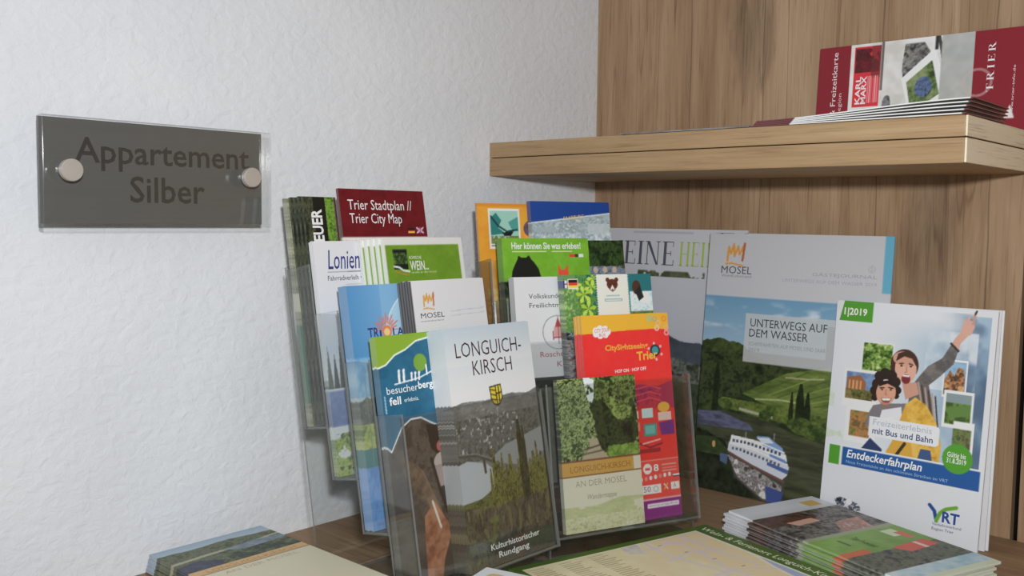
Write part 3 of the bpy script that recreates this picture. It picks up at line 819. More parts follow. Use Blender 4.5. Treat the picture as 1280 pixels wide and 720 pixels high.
# ---- corner holder, top tier
def art_orange():
    a = Art(0.098, LH, base=(222, 150, 28), white=205)
    a.tex(a.R(0, 0, 1, 1), [(218, 144, 24), (228, 158, 34)], 4, 4, 2); a.rect(0, 0, 1, .018, (214, 134, 16))
    a.rect(.13, .028, .50, .24, (220, 222, 216)).rect(.15, .04, .48, .175, (150, 196, 180))
    a.poly([(.15, .08), (.22, .05), (.28, .09), (.24, .13), (.32, .16), (.15, .17)], (40, 120, 116)); a.poly([(.36, .10), (.48, .07), (.48, .15), (.40, .14)], (70, 150, 140))
    a.line([(.16, .07), (.24, .12), (.34, .15), (.46, .14)], .02, (24, 60, 66)); a.poly([(.28, .155), (.42, .15), (.38, .175), (.31, .175)], (20, 30, 34))
    a.tex(a.R(.15, .172, .48, .215), [(120, 140, 60), (90, 110, 60), (190, 196, 180)], 20, 20, 5)
    a.tex(a.E(.66, .135, .12, .10), [(60, 52, 80), (110, 84, 110), (50, 44, 50)], 14, 14, 6)
    a.rect(.15, .22, .4, .228, (150, 120, 110))
    a.tex(a.R(.0, .45, 1, .9), [(226, 190, 90), (210, 140, 40), (160, 110, 60)], 6, 6, 8)
    return a
stack(H2, 3, 'orange_leaflet', art_orange(), 0.0007, 0.0002, 0.002, 2, 'orange leaflet with a small teal emblem at the back of the corner holder', 'orange leaflet behind the front orange one', group='orange leaflets', da=.0)
def art_blue():
    a = Art(0.098, 0.200, base=(150, 164, 172), white=190)
    a.tex(a.R(0, .08, 1, 1), [(136, 150, 158), (164, 176, 180), (120, 136, 140), (176, 184, 184)], 6, 10, 3)
    a.poly([(0, 0), (1, 0), (1, .06), (0, .116)], (20, 60, 132)); a.line([(0, .118), (1, .062)], .012, (196, 204, 210))
    a.rect(.70, .12, .98, .2, (180, 188, 188), .7).rect(.05, .14, .3, .2, (150, 160, 166), .8)
    a.tex(a.R(0, .17, 1, .22), [(120, 140, 150), (200, 206, 206)], 12, 12, 6)
    a.text('SAARBURG', .40, .100, .66, .018, (206, 170, 70), y1=.086)
    return a
stack(H2, 3, 'blue_booklet', art_blue(), 0.0590, 0.0045, 0.004, 2, 'booklet with a royal blue slanted top band in the corner holder', 'booklet with a blue band behind the front copy', 'booklet', group='blue-banded booklets', pale=.15)
# ---- second tier from the back
def art_forestdark():
    a = Art(0.097, LH, base=(30, 44, 22), white=185)
    a.tex(a.R(0, 0, 1, 1), [(18, 28, 14), (34, 52, 24), (54, 78, 34), (24, 36, 18)], 8, 6, 5)
    a.tex(a.R(0, .14, 1, .24), [(40, 50, 44), (80, 96, 120), (120, 130, 150), (60, 60, 40)], 16, 10, 9)
    for x in (.62, .74, .86): a.ell(x, .16, .03, .035, (170, 150, 130)).poly([(x-.04, .18), (x+.04, .18), (x+.05, .3), (x-.05, .3)], (96, 116, 150))
    return a
stack(H2, 2, 'forest_photo_leaflet', art_forestdark(), 0.0600, 0.0003, 0.002, 1, 'leaflet with a dark woodland photograph and hikers, right of the bright green one', '')
def art_devil():
    a = Art(0.100, 0.1985, base=(104, 158, 34), white=188)
    a.tex(a.R(0, 0, 1, 1), [(98, 152, 28), (110, 164, 40)], 4, 4, 4)
    a.poly([(.09, .20), (.10, .17), (.13, .14), (.17, .105), (.175, .09), (.21, .10), (.27, .10), (.295, .088), (.32, .108), (.36, .13), (.40, .16), (.42, .20), (.42, .4), (.08, .4)], (24, 26, 22))
    a.poly([(.62, .20), (.625, .135), (.655, .165), (.70, .165), (.735, .135), (.745, .20)], (214, 66, 40))
    a.rect(.0, .2, 1, 1, (96, 146, 40)).tex(a.R(0, .22, 1, 1), G_DARK, 6, 6, 9)
    a.text('Hier können Sie was erleben!', .105, .055, .905, .032, (226, 236, 200), bold=.02)
    a.rect(.11, .068, .50, .072, (196, 216, 150)).rect(.56, .068, .80, .072, (196, 216, 150))
    a.rect(.76, .084, .83, .10, (190, 60, 40)).rect(.83, .084, .87, .10, (50, 50, 40)).rect(.875, .084, .93, .10, (222, 222, 210))
    return a
stack(H2, 2, 'adventure_park_leaflet', art_devil(), 0.0055, 0.0026, 0.004, 3, 'bright green leaflet headed Hier können Sie was erleben in the corner holder', 'bright green leaflet in the pile behind the front green one', group='bright green leaflets', pale=.12)
# ---- third tier
def art_museum():
    a = Art(0.095, LH, base=(186, 187, 190), white=186)
    a.rect(0, .49, 1, 1, (96, 98, 84)).rect(0, .49, 1, .54, (44, 48, 46)); a.tex(a.R(0, .54, 1, 1), [(88, 90, 76), (104, 106, 92), (96, 98, 82)], 4, 4, 4)
    a.text('Volkskunde- und', .16, .105, .70, .023, (50, 52, 54)).text('Freilichtmuseum', .16, .150, .76, .023, (50, 52, 54))
    a.ring(.47, .275, .17, .008, (110, 112, 116)); a.poly([(.44, .25), (.48, .2), (.52, .25)], (150, 60, 66)); a.rect(.43, .25, .53, .3, (176, 130, 130)); a.line([(.42, .3), (.54, .3)], .01, (140, 50, 56))
    a.line([(.42, .27), (.42, .31)], .012, (140, 50, 56)); a.line([(.48, .20), (.48, .33)], .01, (140, 50, 56))
    a.text('Roscheider Hof', .25, .392, .86, .026, (150, 62, 66)).text('Konz', .44, .442, .66, .026, (150, 62, 66))
    return a
stack(H2, 1, 'museum_leaflet', art_museum(), 0.0007, 0.0003, 0.0036, 3, 'white open-air museum leaflet with dark grey and red lettering', 'white leaflet in the pile behind the open-air museum one', group='museum leaflets')
def art_bear():
    a = Art(0.103, LH, cell=.0007, base=(34, 110, 116), white=186)
    a.tex(a.R(0, 0, .42, 1), [(40, 78, 40), (30, 92, 92), (90, 140, 50), (40, 70, 50)], 8, 6, 9)
    a.rect(0, 0, .14, .25, (90, 130, 70)); a.tex(a.R(0, .02, .16, .3), [(110, 150, 70), (70, 110, 60), (150, 180, 100)], 14, 14, 4)
    a.tex(a.R(0, .28, .16, 1), [(24, 32, 30), (60, 76, 76), (130, 144, 150), (30, 36, 30)], 7, 22, 14)
    for x, y, r in ((.22, .1, .07), (.30, .06, .06), (.26, .17, .07), (.14, .05, .05), (.34, .02, .06), (.2, .23, .05)):
        for k in range(5):
            an = k*1.2566+x*9; a.poly([(x, y), (x+r*math.cos(an-.35), y+.5*r*math.sin(an-.35)), (x+1.35*r*math.cos(an), y+.68*r*math.sin(an)), (x+r*math.cos(an+.35), y+.5*r*math.sin(an+.35))], (146, 178, 44) if k % 2 else (166, 192, 64))
    a.rect(0, .028, .045, .066, (206, 206, 206)); a.rect(0, .028, .02, .066, (40, 60, 120)).rect(.02, .042, .045, .05, (186, 50, 50))
    a.rect(.055, .022, .165, .070, (206, 206, 200)); a.rect(.060, .025, .160, .039, (26, 24, 24)).rect(.060, .039, .160, .052, (190, 44, 36)).rect(.060, .052, .160, .066, (222, 180, 50))
    a.rect(.36, 0, .73, .3, (206, 202, 190))
    for i in range(24): a.ell(.362, .004+i*.0125, .009, .009, (40, 92, 88)).ell(.73, .004+i*.0125, .009, .009, (40, 110, 116))
    # bear face
    a.ell(.545, .052, .062, .052, (86, 44, 30)).ell(.495, .029, .022, .022, (86, 44, 30)).ell(.595, .029, .022, .022, (86, 44, 30)).poly([(.487, .055), (.603, .055), (.575, .080), (.545, .090), (.515, .080)], (86, 44, 30))
    a.poly([(.545, .054), (.570, .077), (.545, .086), (.520, .077)], (222, 214, 200)).ell(.545, .079, .011, .008, (40, 24, 20)).ell(.522, .052, .006, .006, (30, 18, 14)).ell(.568, .052, .006, .006, (30, 18, 14))
    a.rect(.47, .106, .62, .111, (130, 160, 164)).rect(.45, .124, .65, .138, (120, 156, 160)).rect(.46, .128, .64, .134, (206, 206, 196))
    a.rect(.74, 0, 1, .13, (30, 100, 104)).tex(a.R(.74, .09, 1, .19), [(150, 190, 206), (210, 220, 224), (110, 160, 190)], 9, 9, 8)
    a.ell(.82, .07, .05, .07, (70, 44, 34)).ell(.9, .12, .07, .05, (212, 216, 214)).poly([(.8, .09), (.86, .06), (.9, .12), (.84, .14)], (36, 34, 36))
    a.tex(a.R(.74, .19, 1, .28), [(60, 90, 40), (110, 130, 60)], 9, 9, 3).ell(.82, .23, .07, .06, (120, 70, 84))
    return a
stack(H2, 1, 'animal_park_leaflet', art_bear(), 0.0470, 0.0150, 0.005, 2, 'leaflet with a brown bear head on a cream stamp and green leaves', 'leaflet behind the one with the bear stamp', group='bear stamp leaflets', pale=.2)
# ---- front tier
def art_sightseeing():
    a = Art(0.100, LH, cell=.0007, base=(206, 32, 28), white=186)
    a.tex(a.R(0, 0, 1, 1), [(204, 28, 26), (212, 38, 32)], 3, 3, 5)
    a.mix(~a.below([(0, .090), (.2, .085), (.5, .08), (.8, .078), (1, .082)]), (228, 152, 22))
    for i in range(7):
        t = i/7*2*math.pi; a.ell(.22+.07*math.cos(t), .082+.016*math.sin(t), .034, .034, (222, 210, 206))
    a.text('CITY TOUR', .14, .084, .31, .018, (196, 40, 40), y1=.078).text('BUS', .19, .102, .26, .014, (196, 40, 40))
    for x, y, c in ((.78, .025, (110, 170, 150)), (.84, .03, (150, 150, 110)), (.88, .05, (196, 160, 110)), (.95, .03, (214, 120, 30)), (.86, .075, (200, 170, 150)), (.97, .075, (220, 150, 120)), (.97, .10, (226, 140, 130))): a.ring(x, y, .022, .014, c)
    a.ell(.82, .185, .058, .058, (36, 44, 50)).ell(.82, .185, .04, .04, (50, 130, 130))
    for t in (0, 1, 2, 3, 4, 5): a.ell(.82+.08*math.cos(t*1.05+.4), .19+.04*math.sin(t*1.05+.4), .014, .014, (216, 150, 150))
    a.poly([(.0, .40), (.6, .345), (.82, .36), (1, .335), (1, .47), (0, .52)], (150, 24, 66)); a.poly([(.0, .45), (.5, .40), (.84, .42), (.84, .50), (0, .56)], (130, 20, 70))
    a.tex(a.R(0, .37, .84, .53), [(140, 22, 60), (176, 26, 50), (120, 18, 72)], 6, 6, 9)
    for i in range(3): a.line([(.55, .37+i*.03), (.72, .355+i*.03), (.85, .375+i*.03)], .008, (196, 70, 90))
    # red double-deck bus
    a.rect(.46, .47, .80, .62, (196, 40, 36)); a.poly([(.46, .47), (.5, .45), (.78, .45), (.8, .47)], (170, 30, 40))
    a.rect(.50, .475, .57, .51, (200, 190, 190)).rect(.61, .465, .74, .51, (170, 190, 190)).rect(.62, .54, .77, .60, (60, 130, 126)).rect(.64, .55, .75, .59, (90, 160, 150)).rect(.48, .53, .58, .57, (222, 110, 100))
    a.ell(.87, .465, .07, .05, (226, 150, 40)); a.rect(.80, .49, .95, .53, (222, 170, 160)); a.poly([(.8, .54), (.98, .53), (.98, .60), (.82, .6)], (96, 30, 110))
    a.line([(.56, .63), (.68, .655), (.82, .64)], .02, (130, 20, 40)); a.rect(.50, .66, .80, .68, (140, 20, 30)); a.line([(.60, .635), (.80, .62)], .014, (222, 160, 150))
    a.rect(.0, .72, 1, .955, (214, 58, 50)); a.rect(0, .715, 1, .72, (222, 120, 110))
    a.ell(.63, .757, .05, .05, (226, 214, 212)); a.rect(.6, .752, .66, .764, (200, 60, 60)); a.text('8', .70, .772, .76, .032, (230, 214, 212), bold=.02)
    for y in (.742, .758, .772): a.rect(.80, y, .97, y+.005, (226, 150, 140))
    for i in range(7): a.ell(.55+.055*i, .805-.002*i, .017, .02, [(230, 210, 208), (200, 120, 112), (226, 206, 200)][i % 3])
    a.rect(.92, .795, 1, .803, (226, 226, 226)).rect(.92, .803, 1, .808, (40, 50, 120))
    a.rect(.55, .835, .77, .876, (222, 212, 208)); a.text('50', .57, .868, .65, .026, (140, 90, 90)); a.ring(.71, .856, .025, .008, (150, 150, 130))
    a.rect(.89, .832, .985, .868, (226, 216, 212)); a.text('A', .915, .862, .955, .022, (170, 110, 110)); a.line([(.81, .838), (.85, .862)], .012, (226, 200, 196)).line([(.85, .838), (.81, .862)], .012, (180, 160, 80))
    a.rect(0, .905, 1, 1, (118, 30, 110)); a.rect(0, .9, 1, .908, (206, 140, 150)); a.rect(.60, .925, .97, .945, (226, 206, 222)); a.text('www.hop-on-hop-off.com', .615, .94, .955, .010, (150, 70, 150))
    a.text('CitySightseeing', .245, .172, .74, .026, (232, 140, 40), bold=.03, y1=.168).text('Trier', .60, .228, .845, .040, (232, 150, 44), bold=.03, y1=.222)
    a.text('HOP ON · HOP OFF', .34, .282, .70, .016, (222, 206, 222), bold=.01, y1=.277)
    return a
stack(H2, 0, 'bus_tour_leaflet', art_sightseeing(), 0.0515, 0.0006, 0.0042, 3, 'red leaflet with a yellow top about city sightseeing by bus in Trier', 'red and yellow leaflet in the pile behind the front sightseeing one', group='red sightseeing leaflets', pale=.10, da=.0006)
def art_hiking():
    a = Art(0.086, 0.140, cell=.0007, base=(210, 205, 184), white=206)
    a.tex(a.R(0, 0, 1, .55), [(34, 44, 20), (74, 90, 42), (130, 146, 82), (178, 188, 128), (60, 74, 34)], 9, 9, 4, con=2.3)
    a.tex(a.rag(a.P([(.40, .08), (.62, .05), (.95, .12), (1, .45), (.85, .50), (.6, .5), (.45, .42)]), 9, 1.5, 7, 9), [(22, 28, 16), (42, 52, 28), (66, 80, 42), (30, 36, 20)], 7, 7, 9)
    a.tex(a.rag(a.R(.44, .0, 1, .16), 9, 1.3, 8, 3), [(36, 48, 22), (84, 104, 48), (140, 158, 86), (58, 74, 34)], 12, 12, 2, con=2.3)
    a.tex(a.rag(a.P([(.56, .16), (.9, .12), (.95, .3), (.7, .28)]), 7, 1.4, 9, 14), [(46, 60, 28), (98, 118, 54), (150, 168, 90)], 13, 13, 12, con=2.3)
    a.tex(a.rag(a.R(0, .02, .36, .5), 8, 1.5, 9, 22), [(58, 72, 34), (112, 130, 72), (176, 188, 128), (80, 98, 50)], 13, 13, 31, con=2.4)
    a.mix(a.P([(.33, 0), (.47, 0), (.45, .14), (.40, .2), (.36, .12)]) & (a.F(14, 14, 7) > .42), (210, 220, 222))
    a.poly([(.22, .55), (.36, .46), (.36, .40), (.46, .40), (.50, .47), (.62, .55)], (172, 158, 132)); a.line([(.3, .47), (.48, .45)], .02, (96, 84, 62)); a.line([(.28, .50), (.52, .485)], .02, (110, 98, 76))
    a.tex(a.rag(a.R(.58, .46, .98, .54), 5, 1.0, 12, 4), [(84, 116, 42), (120, 152, 62), (150, 178, 84)], 14, 14, 12)
    a.rect(0, .535, 1, .548, (120, 60, 50)); a.rect(0, .546, .905, .632, (196, 150, 66)); a.rect(.905, .546, 1, .64, (206, 203, 184)); a.rect(0, .632, 1, .642, (140, 100, 60))
    a.rect(0, .642, 1, 1, (208, 203, 182))
    a.tex(a.below([(0, .83), (.4, .84), (.7, .80), (1, .81)]) & (a.Y < .90) & (a.F(5, 12, 8) > .40), [(166, 174, 118), (186, 190, 140)], 9, 20, 8, a=.85)
    a.tex(a.R(0, .90, 1, 1), [(176, 180, 128), (206, 204, 168), (160, 166, 112)], 9, 12, 12, a=.85)
    a.text('LONGUICH-KIRSCH', .10, .612, .86, .040, (150, 104, 52)).text('AN DER MOSEL', .15, .708, .80, .040, (150, 138, 118), bold=-.01).text('Wandermappe', .29, .795, .66, .034, (150, 140, 122), shear=.25)
    return a
paper_thing('hiking_map', art_hiking(), 0.006, H2.slot(0.0150, 0.0002, NS[0]+0.0165), 'woodland path map folder titled LONGUICH-KIRSCH AN DER MOSEL, front of corner holder', 'map')

# ---- magazines leaning on the oak panel
def art_home():
    a = Art(0.212, 0.297, cell=.0011, base=(152, 154, 160), white=166)
    a.grad(0, 0, 1, .5, (156, 157, 162), (140, 142, 150))
    a.tex(a.below([(0, .40), (.45, .42), (.62, .455), (.75, .46), (1, .50)], .02, 8, 4), [(44, 50, 58), (60, 66, 74)], 4, 4, 4)
    a.tex(a.below([(0, .5), (.6, .53), (1, .56)], .03, 10, 9), [(30, 36, 28), (52, 58, 44), (90, 92, 92), (36, 42, 34)], 9, 9, 9)
    a.tex(a.R(0, .62, 1, 1), [(30, 34, 26), (48, 58, 40), (26, 30, 24)], 7, 7, 10)
    a.tex(a.R(.3, .175, .75, .2) & (a.F(9, 9, 5) > .45), [(40, 52, 30), (80, 84, 60)], 20, 20, 3)
    a.rect(.25, .012, .66, .02, (120, 122, 128), .6)
    a.serif('MEINE', .045, .150, .540, .098, (62, 64, 74), gap=.12).serif('HEIMAT', .575, .150, .985, .098, (126, 150, 52), gap=.12)
    return a
paper_thing('magazine', art_home(), 0.003, frame_matrix(0.0165, -0.0320, 0.0004, 0, .088), 'grey magazine titled MEINE HEIMAT in tall serif capitals against the panel', 'magazine')
def art_mosel():
    W_, H_ = 0.212, 0.294
    a = Art(W_, H_, cell=.0009, base=(172, 173, 178), white=194)
    a.grad(0, .245, 1, .45, (92, 136, 166), (138, 162, 180)); a.rect(0, .45, 1, 1, (60, 66, 44))
    cl = a.R(0, .245, 1, .42); f = a.F(5, 14, 6); a.mix(cl & (f > 0), (190, 196, 206), np.clip((f-.52)*5, 0, .8)*sm(.245, .30, a.Y)*(1-sm(.33, .42, a.Y)))
    a.mix(a.below([(.86, .33), (1, .28)]) & (a.X > .7) & (a.Y < .5), (60, 66, 70))
    a.tex(a.below([(0, .425), (.08, .41), (.2, .415), (.3, .45), (.5, .50), (.8, .46), (1, .44)], .012, 40, 3), [(30, 40, 22), (48, 60, 30), (66, 78, 38)], 9, 9, 3)
    a.tex(a.rag(a.P([(0, .47), (.25, .455), (.48, .50), (.24, .62), (.0, .68)]), 7, 1.1, 9, 3), [(24, 32, 18), (42, 52, 28), (60, 70, 38), (32, 40, 24)], 12, 12, 12)
    a.tex(a.P([(.26, .61), (.50, .515), (.75, .47), (1, .45), (1, .66), (.75, .68), (.5, .66)]), [(66, 82, 36), (86, 102, 46), (100, 116, 54)], 4, 14, 22)
    for i in range(8): a.line([(.36+.05*i, .60+.004*i), (.62+.05*i, .50+.012*i)], .006, ((62, 78, 34), (118, 134, 64))[i % 2], .8)
    a.line([(.34, .625), (.48, .615), (.58, .618)], .008, (150, 156, 110)); a.line([(.50, .53), (.62, .527), (.7, .52)], .008, (144, 146, 104))
    a.tex(a.rag(a.P([(.14, .635), (.40, .64), (.75, .655), (1, .64), (1, .70), (.5, .70), (.2, .675), (.1, .66)]), 4, .8, 16, 3), [(46, 60, 26), (74, 90, 36), (96, 110, 48)], 14, 14, 15)
    a.mix(a.P([(.25, .665), (.44, .68), (.44, .69), (.25, .675)]), (150, 152, 130))
    for x, t, wd in ((.585, .545, .022), (.625, .575, .018), (.105, .50, .018), (.54, .58, .012)): a.tex(a.P([(x-wd*.3, t), (x+wd*.3, t), (x+wd, t+.06), (x+wd, .69), (x-wd, .69), (x-wd, t+.06)]), [(20, 28, 14), (36, 46, 22)], 30, 30, 5)
    for x, y, r in ((.17, .66, .04), (.40, .68, .035), (.60, .70, .06), (.66, .715, .05), (.56, .695, .04), (.72, .70, .05), (.85, .7, .07)): a.tex(a.E(x, y, r, r*.75), [(38, 52, 22), (62, 78, 34), (84, 98, 46)], 26, 26, 7)
    riv = a.below([(0, .70), (.15, .685), (.45, .705), (.55, .73), (.75, .755), (1, .76)])
    a.tex(riv, [(46, 48, 34), (60, 64, 44), (72, 74, 52)], 3, 14, 18)
    a.tex(a.P([(.0, .70), (.14, .69), (.32, .725), (.34, .745), (.0, .755)]), [(70, 74, 96), (90, 92, 120), (60, 64, 76)], 5, 18, 6)
    a.tex(a.rag(a.P([(0, .76), (.18, .80), (.24, .90), (.40, .97), (.5, 1), (0, 1)]), 6, 1.0, 10, 6), [(14, 18, 12), (28, 34, 22), (40, 48, 30)], 9, 9, 25)
    a.tex(a.P([(0, .80), (.12, .79), (.2, .83), (.2, .86), (0, .86)]), [(40, 54, 28), (62, 74, 40)], 12, 12, 26)
    # excursion ship with its reflection
    a.poly([(.185, .80), (.34, .835), (.54, .90), (.52, .985), (.42, 1.0), (.25, .93)], (70, 66, 62))
    a.tex(a.P([(.20, .85), (.36, .885), (.52, .93), (.52, .985), (.42, .99), (.27, .93)]), [(60, 56, 52), (160, 158, 156), (90, 86, 84), (190, 188, 186)], 16, 12, 9)
    a.poly([(.43, .94), (.53, .95), (.52, 1), (.44, 1)], (56, 72, 128)); a.poly([(.155, .85), (.205, .85), (.2, .89), (.16, .88)], (74, 90, 120)); 
    a.poly([(.205, .80), (.36, .805), (.52, .83), (.552, .855), (.545, .885), (.52, .905), (.35, .872), (.20, .835)], (186, 190, 198))
    a.poly([(.215, .778), (.40, .785), (.53, .812), (.54, .838), (.40, .815), (.21, .803)], (206, 208, 212)); a.poly([(.36, .762), (.43, .757), (.47, .775), (.51, .79), (.52, .812), (.40, .793)], (112, 142, 186))
    a.poly([(.36, .768), (.43, .762), (.46, .778), (.40, .785)], (190, 198, 208))
    a.line([(.22, .776), (.37, .782), (.52, .806)], .008, (214, 216, 220)); a.line([(.21, .806), (.36, .816), (.54, .846)], .008, (216, 218, 220))
    for k in range(13):
        x = .225+.022*k; y = .788+.10*max(0, x-.3); a.rect(x, y, x+.013, y+.011, (58, 66, 88)); y2 = .818+.13*max(0, x-.26); a.rect(x, y2, x+.012, y2+.010, (70, 76, 96))
    a.poly([(.43, .850), (.55, .866), (.545, .882), (.43, .862)], (64, 88, 142)); a.poly([(.44, .818), (.53, .832), (.535, .845), (.44, .828)], (92, 124, 178)); a.line([(.205, .842), (.36, .880), (.53, .912)], .009, (110, 70, 56))
    a.line([(.30, .776), (.30, .755)], .005, (150, 152, 158)); a.line([(.46, .765), (.46, .742)], .005, (150, 152, 158))
    a.ell(.115, .82, .010, .018, (180, 140, 80))
    # title box
    a.rect(.25, .305, .80, .49, (172, 176, 178), .86)
    crown(a, .115, .112, .098, W_/H_, (192, 134, 50), (160, 84, 44)); a.rect(.955, 0, 1, .200, (84, 152, 178))
    a.text('MOSEL', .082, .156, .262, .028, (70, 68, 72)).text('WeinKulturLand', .085, .170, .262, .010, (120, 120, 124))
    a.ring(.90, .118, .016, .003, (150, 152, 158)); a.text('2', .893, .124, .907, .014, (150, 152, 158))
    a.text('GÄSTEJOURNAL', .60, .150, .93, .012, (140, 142, 150)).text('UNTERWEGS AUF DEM WASSER 2019', .44, .176, .93, .012, (146, 148, 156))
    a.text('UNTERWEGS AUF', .278, .353, .70, .030, (58, 60, 60)).text('DEM WASSER', .275, .392, .602, .030, (58, 60, 60))
    a.text('SCHIFFFAHRTEN AUF MOSEL UND SAAR', .275, .425, .70, .014, (136, 140, 142)).text('2019', .275, .448, .34, .014, (136, 140, 142))
    return a
paper_thing('magazine', art_mosel(), 0.0030, frame_matrix(0.1925, -0.0540, 0.0004, 0, .090), 'white MOSEL magazine with a river boat photograph leaning on the panel', 'magazine')
def art_timetable():
    W_, H_ = 0.1585, 0.227
    a = Art(W_, H_, cell=.0007, base=(208, 210, 214), white=208)
    a.grad(0, .02, .97, .72, (210, 214, 219), (150, 176, 196), vert=False, mask=a.R(.0, .03, .97, .70))
    a.mix(a.R(0, .03, .62, .70), (210, 214, 219), np.clip((.62-a.X)*3.0, 0, 1))
    a.mix(a.R(0, 0, .97, .72), (212, 215, 220), np.clip((.16-a.Y)*9, 0, 1)*np.clip((.9-a.X)*6, 0, 1))
    f = a.F(4, 4, 9); a.mix(a.R(.55, .02, .965, .72), (92, 118, 144), np.clip((f-.40)*3.2, 0, .85)*sm(.62, .95, a.X))
    a.mix(a.R(.84, .04, .965, .72), (70, 92, 120), np.clip((f-.38)*2.2, 0, .7)); a.mix(a.R(.60, .1, .9, .35), (214, 220, 226), np.clip((a.F(5, 5, 3)-.48)*4, 0, .8))
    a.rect(.965, 0, 1, 1, (208, 210, 214)).rect(0, .72, 1, 1, (208, 210, 214))
    a.tex(a.R(0, .42, .12, .64) & (a.F(8, 8, 6) > .55), [(190, 206, 180), (206, 214, 204)], 9, 9, 5)
    FRM = (218, 219, 218)
    a.photo(.205, .182, .395, .312, [(40, 66, 20), (84, 120, 40), (140, 170, 80), (196, 206, 150)], 12, 4, .008, FRM)
    a.rect(.09, .305, .315, .475, FRM); a.photo(.108, .318, .29, .44, [(88, 112, 150), (120, 150, 190)], 6, 5); a.poly([(.115, .345), (.2, .33), (.24, .36), (.24, .40), (.115, .40)], (150, 96, 60))
    for x in (.125, .15, .175, .2): a.rect(x, .355, x+.012, .4, (206, 150, 96))
    a.tex(a.R(.108, .395, .29, .44), [(60, 70, 30), (104, 100, 52), (140, 120, 70)], 20, 20, 6)
    a.rect(.125, .475, .33, .63, FRM); a.photo(.155, .490, .29, .605, [(90, 110, 50), (150, 120, 60), (176, 120, 70), (110, 90, 50)], 9, 8)
    a.rect(.715, .215, .855, .375, FRM); a.photo(.722, .225, .845, .365, [(96, 140, 180), (140, 176, 206)], 6, 9); a.poly([(.725, .30), (.755, .26), (.78, .285), (.80, .245), (.83, .25), (.84, .29), (.842, .365), (.725, .365)], (160, 110, 70)); a.tex(a.P([(.725, .30), (.755, .26), (.78, .285), (.80, .245), (.83, .25), (.842, .29), (.842, .365), (.725, .365)]), [(70, 50, 36), (170, 116, 72), (206, 160, 110)], 18, 18, 4)
    a.rect(.73, .345, .905, .50, FRM); a.photo(.745, .357, .892, .485, [(70, 100, 40), (104, 136, 56), (60, 86, 40)], 8, 13); a.rect(.745, .357, .892, .395, (130, 146, 150)); a.poly([(.745, .43), (.82, .405), (.892, .40), (.892, .44), (.78, .46)], (92, 128, 60))
    a.rect(.80, .47, .92, .70, FRM); a.photo(.80, .50, .905, .60, [(60, 86, 40), (110, 130, 70), (90, 80, 60)], 12, 15)
    # laughing woman behind, arm raised
    a.poly([(.575, .30), (.62, .255), (.70, .215), (.745, .155), (.79, .175), (.77, .235), (.70, .29), (.635, .335), (.66, .40), (.70, .50), (.735, .60), (.70, .62), (.52, .50), (.52, .36)], (104, 98, 94))
    a.tex(a.P([(.575, .30), (.62, .255), (.70, .215), (.745, .155), (.79, .175), (.77, .235), (.70, .29), (.635, .335), (.60, .33)]), [(84, 80, 78), (120, 114, 110)], 8, 8, 4)
    for i in range(6): a.line([(.57+.022*i, .33+.01*i), (.63+.02*i, .50+.02*i)], .010, ((176, 150, 140), (70, 60, 56))[i % 2])
    a.poly([(.745, .155), (.765, .125), (.80, .095), (.84, .11), (.80, .145), (.79, .175)], (206, 158, 138)); a.line([(.745, .15), (.79, .178)], .014, (60, 54, 54))
    a.poly([(.795, .10), (.80, .07), (.83, .045), (.865, .05), (.872, .075), (.855, .105), (.83, .115)], (208, 160, 142))
    a.line([(.86, .06), (.868, .02), (.875, .008)], .014, (196, 140, 124)); a.line([(.83, .06), (.835, .035)], .016, (208, 160, 142)); a.line([(.81, .075), (.81, .05)], .014, (208, 160, 142)); a.line([(.868, .02), (.876, .006)], .010, (60, 50, 46))
    a.ell(.475, .262, .088, .098, (70, 44, 34)); a.poly([(.39, .25), (.41, .30), (.40, .34), (.44, .34), (.44, .25)], (70, 44, 34))
    a.poly([(.47, .34), (.56, .33), (.58, .38), (.50, .41)], (196, 146, 124)); a.ell(.485, .278, .067, .088, (214, 164, 142), rot=-.1); a.ell(.47, .235, .07, .045, (200, 148, 126)); a.poly([(.42, .25), (.43, .215), (.48, .20), (.53, .215), (.55, .25), (.545, .26), (.52, .232), (.47, .225)], (70, 44, 34))
    a.line([(.445, .258), (.468, .256)], .008, (60, 40, 36)); a.line([(.505, .254), (.528, .258)], .008, (60, 40, 36)); a.ell(.457, .267, .008, .006, (40, 30, 30)); a.ell(.516, .265, .008, .006, (40, 30, 30))
    a.line([(.49, .27), (.492, .29), (.482, .294)], .007, (180, 126, 108)); a.ell(.492, .322, .028, .030, (120, 40, 44)); a.rect(.472, .305, .512, .312, (226, 220, 216))
    # man in front, curly dark hair
    for x, y, r in ((.315, .36, .036), (.30, .39, .030), (.325, .325, .034), (.36, .31, .036), (.40, .315, .036), (.43, .34, .032), (.445, .375, .026), (.305, .42, .022), (.44, .40, .020)): a.ell(x, y, r, r, (48, 34, 29))
    a.poly([(.27, .50), (.30, .455), (.37, .44), (.48, .43), (.55, .42), (.56, .55), (.26, .55)], (118, 114, 118)); a.poly([(.36, .47), (.48, .445), (.50, .54), (.34, .54)], (214, 214, 218))
    a.ell(.375, .392, .062, .078, (206, 152, 124), rot=.12); a.poly([(.33, .345), (.40, .335), (.44, .36), (.43, .365), (.38, .352), (.325, .37)], (44, 30, 26))
    a.line([(.335, .375), (.36, .372)], .008, (50, 34, 28)); a.line([(.39, .368), (.418, .37)], .008, (50, 34, 28)); a.ell(.349, .381, .007, .005, (36, 26, 24)); a.ell(.404, .377, .007, .005, (36, 26, 24))
    a.line([(.373, .38), (.372, .40), (.383, .402)], .007, (176, 120, 98)); a.poly([(.345, .418), (.415, .412), (.40, .434), (.375, .438), (.355, .432)], (130, 60, 56)); a.poly([(.35, .419), (.41, .414), (.402, .425), (.36, .428)], (232, 228, 222)); a.mix(a.E(.378, .445, .035, .018), (150, 104, 84), .5)
